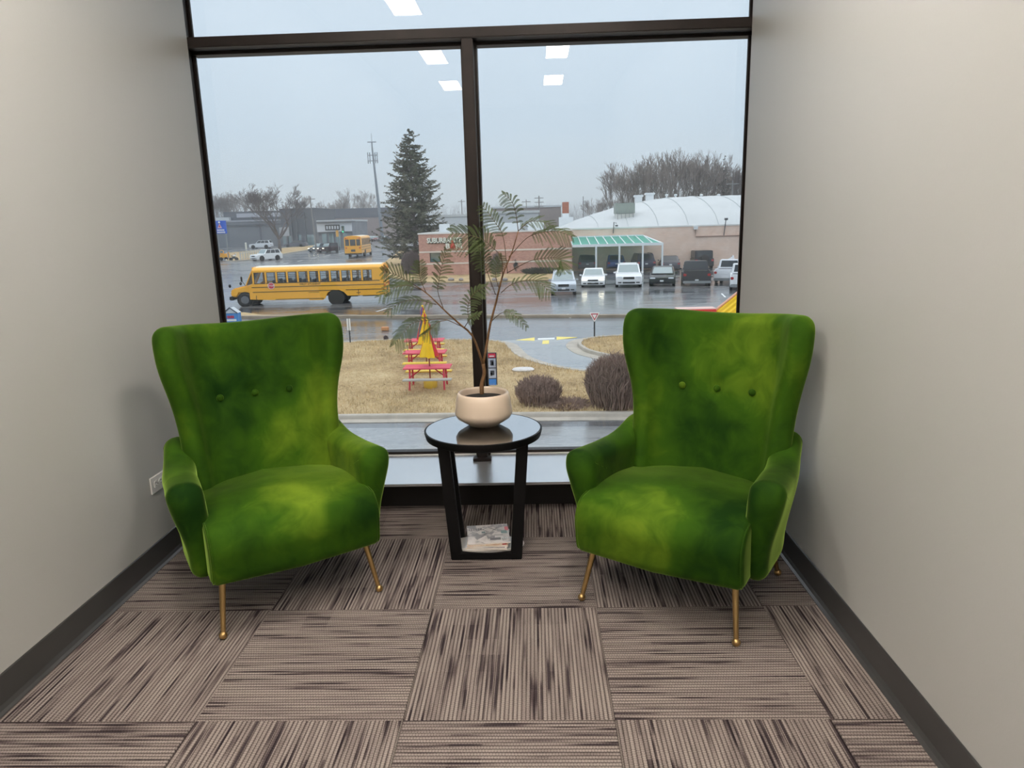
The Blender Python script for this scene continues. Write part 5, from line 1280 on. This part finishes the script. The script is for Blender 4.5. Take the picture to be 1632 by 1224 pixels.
shrub('bare shrub at the left corner of the brick hall', 655, 438, 32, 36, 34, 900, plain('grey_brown_twigs', (112, 100, 100), .9), dens_r=.03)
shrub('small bare shrub under the bowling sign', 735, 437, 17, 19, 35, 500, plain('grey_brown_twigs', (112, 100, 100), .9), dens_r=.022)
shrub('tall bare shrub by the brick wall right of the mullion', 790, 438, 26, 38, 36, 900, plain('grey_brown_twigs', (112, 100, 100), .9), dens_r=.028)
shrub('round dark evergreen shrub by the brick wall', 823, 437, 18, 28, 37, 900, plain('dark_evergreen', (74, 84, 84), .9), dens_r=.03, name='evergreen_shrub')
shrub('low dark hedge at the foot of the brick wall', 862, 438, 66, 10, 38, 900, plain('hedge_green', (74, 78, 62), .9), dens_r=.03, name='hedge')
for k, (q, w) in enumerate(((680, 16), (708, 14))):
    shrub(('low shrub at the far left of the brick wall', 'low shrub beneath the dark window of the brick hall')[k], q, 437, w, 7, 50 + k, 300, plain('hedge_green', (74, 78, 62), .9), dens_r=.025, name='hedge')
# boulders on the verge
def rock(label, px, py, w, h, seed):
    g0 = gp(px, py); rn = random.Random(seed); s = w * g0.y / FPX / 2
    mb = MB().ball((0, 0, 0), 1, 12, 8); mb.v = [(v[0] * s * (1 + rn.uniform(-.15, .15)), v[1] * s * .7 * (1 + rn.uniform(-.15, .15)), (v[2] + .7) * h * g0.y / FPX / 1.7 * (1 + rn.uniform(-.1, .1))) for v in mb.v]
    o = mb.build('boulder', plain('boulder_grey', (148, 140, 136), .85, 0, .2, 1, .3), None, smooth=True); o.location = (g0.x, g0.y, ZG + .1); tag(o, label, 'rock', 'boulders along the bowling hall lawn')
for k, (q, w, lab) in enumerate(((719, 10, 'leftmost grey boulder on the verge left of the mullion'), (735, 8, 'smaller grey boulder just left of the mullion'), (788, 9, 'grey boulder just right of the mullion'), (805, 10, 'rightmost grey boulder on the verge'))): rock(lab, q, 449, w, 4.5, k)

# ================================================================== STREET FURNITURE
# yield sign
g = gp(947.5, 541); sg = empty('yield_sign', 'red and white yield sign on the island lawn', 'sign', (g.x, g.y, ZG + .12))
hh = bz(948, 498, g.y) - ZG - .12; ww = 17 * g.y / FPX; th = 15.5 * g.y / FPX
MB().tube([(0, 0.03, -.2), (0, .03, hh - .05)], .035, 8).build('post', plain('post_dark', (58, 60, 62), .6, .4), sg)
tri = rounded([(-ww / 2, 0), (ww / 2, 0), (0, -th)], .06, 48)
MB().prism([tuple(p) for p in tri], lambda x, z: (x, -.012, hh + z), lambda x, z: (x, -.03, hh + z)).build('sign_blank', plain('sign_white', (240, 238, 236), .4), sg)
def ring_tri(o_, i_):
    f = lambda k: [(-ww / 2 * k, -th * .36 + th * .36 * k), (ww / 2 * k, -th * .36 + th * .36 * k), (0, -th * .36 - th * .64 * k)]
    A, B_ = f(o_), f(i_); mb = MB(); vs = [(x, -.034, hh + z) for x, z in A + B_] + [(x, -.03, hh + z) for x, z in A + B_]
    return mb.add(vs, [(0, 1, 4, 3), (1, 2, 5, 4), (2, 0, 3, 5), (6, 9, 10, 7), (7, 10, 11, 8), (8, 11, 9, 6), (0, 6, 7, 1), (1, 7, 8, 2), (2, 8, 6, 0), (3, 4, 10, 9), (4, 5, 11, 10), (5, 3, 9, 11)])
ring_tri(.72, .46).build('red_border', plain('yield_red', (178, 32, 62), .4), sg)
# white marker post
g = gp(558.5, 549); sg = empty('marker_post', 'slim white marker panel on a dark post beside the left armchair', 'post', (g.x, g.y, ZG + .1))
hh = bz(558, 508, g.y) - ZG - .1
MB().tube([(0, 0, -.2), (0, 0, hh * .98)], .03, 8).build('post', plain('post_dark', (58, 60, 62), .6, .4), sg)
for s in (-1, 1): MB().box((s * .055, -.035, hh * .76), (.075, .02, hh * .5)).build('panel', WHITEM, sg, bevel=.008)
MB().box((0, -.03, hh * .76), (.03, .012, hh * .5)).build('panel_seam', GREYSTEEL, sg)
# picnic tables with folded umbrellas
PINKW = plain('faded_red_planks', (224, 92, 110), .6, 0, .12, 2); YELW = plain('yellow_planks', (232, 202, 88), .6, 0, .1, 2); GREYW = plain('weathered_planks', (172, 168, 160), .7, 0, .1, 2); REDM = plain('red_painted_steel', (206, 62, 82), .5, 0, .1, 3)
def picnic(label, pxc, py, width_px, near_mat, far_mat, grp):
    g0 = gp(pxc, py); y = g0.y; w = width_px * y / FPX
    c = empty('picnic_table', label, 'table', (g0.x, y + .55, ZG + .14), .0, grp)
    for k in range(5): MB().box((0, -.30 + k * .15, .74), (w, .138, .045)).build('top_plank', PINKW, c, bevel=.008)
    for sy in (-1, 1):
        for k in range(2): MB().box((.04 * w * -sy * 1.2, sy * (.66 + k * .14), .44), (w * 1.02, .13, .045)).build('bench_plank', near_mat if sy < 0 else far_mat, c, bevel=.008)
    for s in (-1, 1):
        for sy in (-1, 1):
            MB().tube([(s * w * .36, sy * .24, .72), (s * w * .37, sy * .42, .0)], .035, 6).build('leg', REDM, c)
        MB().tube([(s * w * .36, -.75, .41), (s * w * .36, .75, .41)], .028, 6).build('cross_bar', REDM, c)
        MB().tube([(s * w * .34, 0, .42), (s * w * .12, 0, .70)], .022, 6).build('brace', REDM, c)
    return c
def umbrella(label, pxc, py_top, py_bot, yy, colors, wpx, grp, base=True):
    x = bx(pxc, yy); z1 = bz(pxc, py_top, yy); z0 = bz(pxc, py_bot, yy); wd = wpx * yy / FPX / 2; H = z1 - z0
    c = empty('patio_umbrella', label, 'umbrella', (x, yy, ZG + .14), 0, grp)
    zz0 = z0 - ZG - .14; zz1 = z1 - ZG - .14
    MB().tube([(0, 0, .0), (0, 0, zz1)], .022, 8).build('pole', plain('umbrella_pole', (150, 70, 60), .5), c)
    n = 8
    for k in range(n):
        a0, a1 = 2 * PI * k / n, 2 * PI * (k + 1) / n; vs, fs = [], []
        prof = [(0.05, zz1), (.30, zz1 - .10 * H), (.34, zz1 - .22 * H), (.20, zz1 - .30 * H), (.50, zz1 - .55 * H), (.86, zz1 - .85 * H), (1.0, zz0)]
        for r_, z in prof:
            for j in range(5):
                a = a0 + (a1 - a0) * j / 4; f = 1 - .38 * (1 - abs(j - 2) / 2)
                vs.append((math.cos(a) * r_ * wd * f, math.sin(a) * r_ * wd * f, z + .03 * (k % 2)))
        for i in range(len(prof) - 1):
            for j in range(4): fs.append((i * 5 + j, i * 5 + j + 1, (i + 1) * 5 + j + 1, (i + 1) * 5 + j))
        MB().add(vs, fs).build('canopy_fold', colors[k % len(colors)], c, smooth=True)
    MB().ball((0, 0, zz1 + .03), .05, 10, 8)  .build('finial', UY, c, smooth=True)
    if base:
        MB().lathe([(.01, -.05), (.20, -.05), (.24, .05), (.24, .26), (.20, .32), (.03, .34)], 18).build('base', plain('yellow_base', (222, 184, 66), .5, 0, .1, 3), c, smooth='auto')
    return c
UY, UR, UB = plain('umbrella_yellow', (244, 200, 30), .6, 0, .06, 3), plain('umbrella_red', (214, 44, 58), .6, 0, .06, 3), plain('umbrella_blue', (74, 96, 160), .6, 0, .06, 3)
GT = 'red and yellow picnic tables on the lawn'
p1 = picnic('nearest pink picnic table with a grey front bench', 680, 630, 78, GREYW, YELW, GT)
p2 = picnic('middle pink picnic table with yellow benches', 676, 601, 70, YELW, YELW, GT)
p3 = picnic('farthest pink picnic table in the row', 675, 578, 64, YELW, YELW, GT)
umbrella('folded yellow and red umbrella over the nearest picnic table', 676.5, 513, 569, p1.location.y, [UY, UY, UY, UR, UY, UY, UY, UR], 32, 'folded umbrellas')
umbrella('folded yellow and red umbrella with its top behind the plant fronds, middle table', 672, 498, 548, p2.location.y, [UR, UY, UY], 26, 'folded umbrellas')
umbrella('folded red, blue and yellow umbrella over the farthest picnic table', 670, 489, 541, p3.location.y, [UR, UB, UR, UY], 24, 'folded umbrellas')
# banner stand behind the pot
g = gp(785.5, 620); c = empty('poster_stand', 'upright poster stand with red top and blue foot, right of the mullion', 'sign', (g.x, g.y, ZG + .12))
H = bz(785, 562, g.y) - ZG - .12; w = 15.5 * g.y / FPX
MB().box((0, 0, H / 2), (w, .06, H)).build('board', plain('poster_frame_dark', (52, 52, 62), .5), c, bevel=.01)
for nm, z0, z1, mt in (('red_heading', .86, .98, plain('poster_red', (206, 52, 74), .5)), ('upper_photo', .56, .83, plain('poster_photo', (170, 176, 190), .5, 0, .3, 6)), ('lower_photo', .24, .53, plain('poster_photo2', (176, 182, 194), .5, 0, .3, 7)), ('blue_foot', .02, .21, plain('poster_blue', (56, 134, 214), .5))):
    o = MB().box((-.01, -.034, H * (z0 + z1) / 2), (w * .84, .01, H * (z1 - z0))).build(nm, mt, c)
for (x, z, a, b2) in ((0, .70, .35, .16), (.08, .68, .2, .1), (.02, .40, .4, .14), (-.1, .36, .2, .1)):
    MB().box((x * w, -.042, H * z), (w * a, .006, H * b2)).build('photo_figure', plain('photo_dark', (62, 64, 72), .5), c)
MB().box((0, -.042, H * .90), (w * .5, .006, H * .03)).build('heading_bar', WHITEM, c)
# white slab on the lawn
g = gp(834, 596); o = MB().lathe([(.01, 0), (.55, 0), (.58, .05), (.5, .10), (.01, .12)], 20).build('utility_cover', plain('cover_pale', (214, 210, 206), .6, 0, .06, 2), None, smooth='auto'); o.location = (g.x, g.y, ZG + .13); o.scale = (.75, .5, 1)
tag(o, 'pale round utility cover lying on the lawn', 'cover')
# small orange box on the kerb road and a dark clump on the lawn edge
g = gp(614, 538 - 11); o = MB().box((0, 0, .1), (.4, .3, .2)).build('orange_marker', plain('orange_plastic', (214, 152, 104), .6), None, bevel=.03); o.location = (g.x, g.y, ZG + .01); tag(o, 'small orange marker lying on the wet road', 'marker')
shrub('tiny dark tuft on the far edge of the front lawn', 615, 545, 8, 8, 61, 160, plain('grey_brown_twigs', (112, 100, 100), .9), dens_r=.015, name='grass_tuft')

# yellow ribbed awning at the right window edge
ya = 30.0
aw = empty('ribbed_awning', 'yellow ribbed awning roof with a red fascia at the right window edge', 'awning', (bx(1150, ya), ya, ZG))
A0 = ap(1136, 499, ya); A1 = ap(1180, 468, ya); A2 = ap(1215, 512, ya); AY = plain('awning_yellow', (246, 206, 50), .45, 0, .04, 2); AR = plain('awning_red', (214, 52, 44), .45, 0, .04, 2)
nrib = 14
E1 = ap(1236, 419, ya); dd = (E1 - A0); dn = Vector((.10, -.10, -.115))
p = lambda u, v: A0 + dd * u + dn * v
for k in range(nrib):
    rw = MB(); vs = [p(0, k), p(1, k), p(1, k + 1), p(0, k + 1)]; up2 = Vector((0, -.06, .03))
    m0, m1 = p(0, k + .5) + up2, p(1, k + .5) + up2
    rw.add(vs + [m0, m1] + [v + Vector((0, .05, -.05)) for v in vs], [(0, 1, 5, 4), (4, 5, 2, 3), (6, 9, 8, 7), (0, 4, 3, 9, 6), (1, 7, 8, 2, 5)])
    W_(rw, 'rib', AY, aw)
sx0, sx1 = A0.x, E1.x
W_(MB().tube([p(0, 0) + Vector((0, -.02, .05)), p(1, 0) + Vector((0, -.02, .05))], .05, 6), 'ridge_trim', plain('awning_trim', (232, 176, 150), .5), aw)
W_(MB().box2((bx(1085, ya), ya - .2, bz(1100, 499, ya)), (sx0 + .1, ya + .4, bz(1100, 493, ya))), 'red_fascia', AR, aw, bevel=.02)
W_(MB().box2((bx(1080, ya), ya - .15, bz(1100, 493, ya)), (sx0 + .1, ya + .5, bz(1100, 491.5, ya))), 'fascia_cap', plain('cap_pale', (226, 190, 180), .5), aw)
W_(MB().box2((bx(1092, ya), ya - .24, bz(1100, 499, ya)), (bx(1124, ya), ya - .2, bz(1100, 496, ya))), 'orange_band', plain('awning_orange', (240, 150, 60), .5), aw)
W_(MB().box2((bx(1085, ya), ya + .0, ZG), (sx1, ya + 4, bz(1100, 560, ya))), 'kiosk_wall', plain('kiosk_cream', (222, 196, 120), .6), aw)

# blue roadside box with a peaked white lid at the left window edge
g = gp(372, 514); c = empty('donation_box', 'blue box with a peaked pale lid at the left window edge', 'box', (g.x, g.y, ZG + .0))
w = 22 * g.y / FPX; hb = 16 * g.y / FPX
MB().box((0, 0, hb * .5), (w, w * .7, hb)).build('box_body', plain('box_blue', (82, 144, 206), .5, 0, .06, 1), c, bevel=.03)
MB().prism([(-w * .52, hb), (w * .52, hb), (0, hb * 1.55)], lambda x, z: (x, -w * .38, z), lambda x, z: (x, w * .38, z)).build('lid', plain('box_lid', (200, 206, 210), .5), c)
MB().tube([(-w * .54, -w * .4, hb), (0, -w * .4, hb * 1.57), (w * .54, -w * .4, hb)], .04, 6).build('lid_edge', plain('edge_dark', (70, 76, 84), .5), c)
for k in range(4): MB().box((-w * .2 + k * w * .13, -w * .36, hb * .62), (w * .09, .03, hb * .26)).build('red_lettering', plain('box_red', (206, 52, 66), .5), c)
MB().box((0, -w * .355, hb * .3), (w * .8, .02, hb * .2)).build('white_band', WHITEM, c)

# tall blue sign at left
ys = 150.0; c = empty('blue_pylon_sign', 'square blue pylon sign with a pale figure at far left', 'sign', (bx(359.5, ys), ys, ZG))
x0, x1, z0, z1 = bx(351.5, ys), bx(367.5, ys), bz(359, 372.3, ys), bz(359, 351.5, ys)
W_(MB().box2((x0, ys, z0), (x1, ys + .4, z1)), 'sign_panel', plain('pylon_blue', (52, 98, 206), .45, 0, .04, .5), c)
for q in (352.5, 366): W_(MB().tube([(bx(q, ys), ys + .2, ZG), (bx(q, ys), ys + .2, z1)], .12, 8), 'post', GREYSTEEL, c)
fx = bx(358, ys); PALEP = plain('sign_pale_pink', (232, 196, 210), .5)
W_(MB().ball((fx, ys - .05, bz(358, 354.5, ys)), .22, 10, 8), 'figure_head', plain('sign_white', (240, 238, 236), .4), c)
W_(MB().add([(fx - .45, ys - .06, bz(358, 363.5, ys)), (fx + .45, ys - .06, bz(358, 363.5, ys)), (fx, ys - .06, bz(358, 355.5, ys)), (fx - .45, ys, bz(358, 363.5, ys)), (fx + .45, ys, bz(358, 363.5, ys)), (fx, ys, bz(358, 355.5, ys))], [(0, 1, 2), (5, 4, 3), (0, 3, 4, 1), (1, 4, 5, 2), (2, 5, 3, 0)]), 'figure_body', PALEP, c)
W_(MB().box2((fx - .16, ys - .08, bz(358, 362, ys)), (fx + .16, ys - .06, bz(358, 359, ys))), 'figure_mark', plain('sign_coral', (214, 96, 110), .5), c)
for r_, (q0, q1) in enumerate(((353.5, 365), (353.2, 366))):
    n = 7 + r_ * 2
    for k in range(n):
        xa = bx(q0 + (q1 - q0) * k / n, ys); xbq = bx(q0 + (q1 - q0) * (k + .72) / n, ys); zc = bz(358, 366.5 + r_ * 3.6, ys)
        W_(MB().box2((xa, ys - .05, zc - .14), (xbq, ys, zc + .14)), 'sign_letter', plain('sign_white', (240, 238, 236), .4), c)
# little yellow machine and pale frame by the left kerb
g = gp(357, 415); c = empty('yellow_machine', 'small yellow work machine by the kerb at far left', 'machine', (g.x, g.y, ZG), .3)
s = g.y / FPX
YMA = plain('machine_yellow', (240, 176, 60), .5, 0, .08, 1)
MB().box((0, 0, 7 * s), (11 * s, 6 * s, 7 * s)).build('body', YMA, c, bevel=.15)
MB().box((-2 * s, 0, 13 * s), (6 * s, 5 * s, 6 * s)).build('cab', YMA, c, bevel=.15)
MB().box((-2 * s, -2.6 * s, 13.5 * s), (4 * s, .3 * s, 3.4 * s)).build('cab_pane', CARGLASS, c)
MB().tube([(4 * s, 0, 9 * s), (8 * s, 0, 13 * s), (9 * s, 0, 4 * s)], s * .8, 6).build('arm', YMA, c)
for q in (-3.6, 3.6):
    for sd in (-1, 1): MB().lathe([(.01, -.6 * s), (2.2 * s, -.6 * s), (2.6 * s, 0), (2.2 * s, .6 * s), (.01, .6 * s)], 14, (q * s, sd * 3 * s, 2.6 * s), Matrix.Rotation(PI / 2, 3, 'X')).build('wheel', TYRE, c, smooth='auto')
g = gp(373, 416); c = empty('motorcycle', 'pale and dark motorcycle standing beside the yellow machine', 'motorcycle', (g.x, g.y, ZG), .2)
for q in (-4.2, 4.2): MB().lathe([(1.4 * s, -.3 * s), (2.6 * s, -.3 * s), (2.8 * s, 0), (2.6 * s, .3 * s), (1.4 * s, .3 * s)], 16, (q * s, 0, 2.8 * s), Matrix.Rotation(PI / 2, 3, 'X')).build('wheel', TYRE, c, smooth='auto')
MB().box((0, 0, 5 * s), (6 * s, 1.6 * s, 3.2 * s)).build('engine', plain('engine_dark', (84, 92, 98), .4, .5), c, bevel=.2)
MB().ball((1.5 * s, 0, 8 * s), 2 * s, 12, 8, (1.4, .6, .7)).build('tank', plain('tank_white', (232, 234, 236), .3), c, smooth=True)
MB().box((-2.6 * s, 0, 7.6 * s), (4 * s, 1.4 * s, 1 * s)).build('saddle', TRIMB, c, bevel=.15)
MB().tube([(4.2 * s, 0, 2.8 * s), (3.0 * s, 0, 9 * s), (2.4 * s, -2 * s, 11 * s)], .35 * s, 6).build('fork', GREYSTEEL, c)
MB().box((3.6 * s, 0, 10.5 * s), (1.4 * s, 2.6 * s, 3 * s)).build('screen', plain('tank_white', (232, 234, 236), .3), c, bevel=.2)
# fence of thin pale posts along the left verge
gA, gB = gp(384, 415), gp(420, 408)
fe = empty('post_fence', 'low fence of thin pale posts at the left verge', 'fence', (gA.x, gA.y, ZG))
for k in range(11):
    p = gA.lerp(gB, k / 10); W_(MB().box2((p.x - .12, p.y - .12, ZG), (p.x + .12, p.y + .12, ZG + 1.6)), 'fence_post', plain('fence_pale', (196, 196, 190), .7), fe)
dv = gB - gA
W_(MB().tube([gA + Vector((0, 0, 1.3)), gB + Vector((0, 0, 1.3))], .08, 6), 'fence_rail', plain('fence_pale', (196, 196, 190), .7), fe)
# radio mast
ym = 300.0; xm_ = bx(613, ym); c = empty('radio_mast', 'slim grey radio mast with antenna panels left of the spruce', 'mast', (xm_, ym, ZG))
zt_ = hgt(606, 236, ym); off = bx(605.5, ym) - bx(612.5, ym)
GM = plain('mast_grey', (128, 138, 148), .6, .2)
MB().tube([(0, 0, 0), (off * .5, 0, zt_ * .5), (off, 0, zt_)], [.75, .55, .32], 8).build('pole', GM, c)
zp = lambda py: bz(606, py, ym) - ZG
MB().tube([(off, 0, zt_), (off, 0, zp(212))], [.15, .06], 6).build('whip_antenna', GM, c)
MB().tube([(off - 1.8, 0, zp(226)), (off + 1.8, 0, zp(226))], .18, 6).build('top_arm', GM, c)
MB().tube([(off, 0, zt_ - .5), (off, 0, zp(226))], .3, 6).build('top_spar', GM, c)
for pyc in (247, 256):
    MB().tube([(off - 2.0, 0, zp(pyc)), (off + 2.0, 0, zp(pyc))], .14, 6).build('antenna_frame', GM, c)
    for q in (-1.9, -1.1, .2, 1.1, 1.9): MB().box((off + q, -.4, zp(pyc)), (.32, .3, 2.1)).build('antenna_panel', GM, c)
# utility pole, signal pole, distant poles
def pole(label, px, top, y, r, lean=0, arms=0, grp=None, name='utility_pole'):
    x = bx(px, y); h = hgt(px, top, y); c = empty(name, label, 'pole', (x, y, ZG), 0, grp)
    MB().tube([(0, 0, 0), (lean, 0, h)], [r, r * .7], 8).build('shaft', plain('pole_grey', (136, 134, 132), .8, 0, .1, 1), c)
    for k in range(arms): MB().box((lean, 0, h - .6 - k * 1.1), (2.4, .15, .18)).build('cross_arm', plain('pole_grey', (136, 134, 132), .8, 0, .1, 1), c)
    return c
u = pole('tall utility pole at the corner of the tall grey hall', 507, 313, 180, .22, -.5, 1)
pole('dark utility pole on the horizon right of the plant tip', 861, 312, 200, .22, 0, 3)
pole('short pole on the horizon between mullion and warehouse', 841, 318, 200, .15, 0, 1)
pole('pale utility pole beside the dark conifer at right', 1162, 288, 140, .2, 0, 1)
pole('thin pole on the horizon left of the white vaulted roof', 930, 313, 200, .14)
pole('hazy pole between spruce and mullion', 740, 318, 240, .2, 0, 1)
yq = 175.0; c = empty('traffic_signal', 'traffic signal showing green beyond the school buses', 'signal', (bx(551.5, yq), yq, ZG))
zz = bz(551, 361, yq) - ZG
MB().tube([(0, .3, 0), (0, .3, zz)], .10, 8).build('post', GREYSTEEL, c)
MB().box((0, 0, zz - .7), (.62, .4, 1.7)).build('housing', plain('signal_teal', (52, 112, 100), .5), c, bevel=.05)
for k, (nm, mt) in enumerate((('red_lens', plain('lens_dim_red', (92, 52, 50), .4)), ('amber_lens', plain('lens_dim_amber', (104, 92, 56), .4)), ('green_lens', plain('lens_green', (60, 210, 160), .3, emis=((60, 230, 170), .8))))):
    MB().lathe([(.01, 0), (.2, 0), (.18, .06), (.01, .08)], 14, (0, -.2, zz - .2 - k * .5), Matrix.Rotation(PI / 2, 3, 'X')).build(nm, mt, c)
yq = 172.0; c = empty('yellow_signal', 'yellow signal head left of the green traffic signal', 'signal', (bx(542, yq), yq, ZG))
zz = bz(542, 368, yq) - ZG
MB().tube([(0, .3, 0), (0, .3, zz)], .09, 8).build('post', GREYSTEEL, c)
MB().box((0, 0, zz - .6), (.55, .4, 1.5)).build('housing', plain('signal_yellow', (226, 168, 60), .5), c, bevel=.05)
# bollard
g = gp(392.5, 397); o = MB().lathe([(.01, 0), (.28, 0), (.28, 2.0), (.01, 2.1)], 12).build('bollard', plain('bollard_cream', (228, 226, 210), .6), None, smooth='auto'); o.location = (g.x, g.y, ZG); tag(o, 'pale bollard before the grey shop wall', 'bollard')
# far lot of parked cars, right of the white fascia shop
spots = [(582 + 7.5 * (k % 5), 376 - 5 * (k // 5)) for k in range(10)]
rows = ('front', 'rear')
base_cars = {}
for k, (q, r_) in enumerate(spots):
    col = lots[(k * 3) % 5]; g = gp(q, r_ + 8); sc = 1.35
    lab = '%s car, number %s from the left in the %s line of the distant lot' % (('pale', 'mid grey', 'dark', 'silver', 'red')[(k * 3) % 5], ('one', 'two', 'three', 'four', 'five')[k % 5], rows[k // 5])
    c = car('car', lab, 'car', 'sedan', col, q, r_ + 8, 250, 4.6, 2.2, 1.6, 'cars in the distant lot')
    c.scale = (sc, sc, sc)
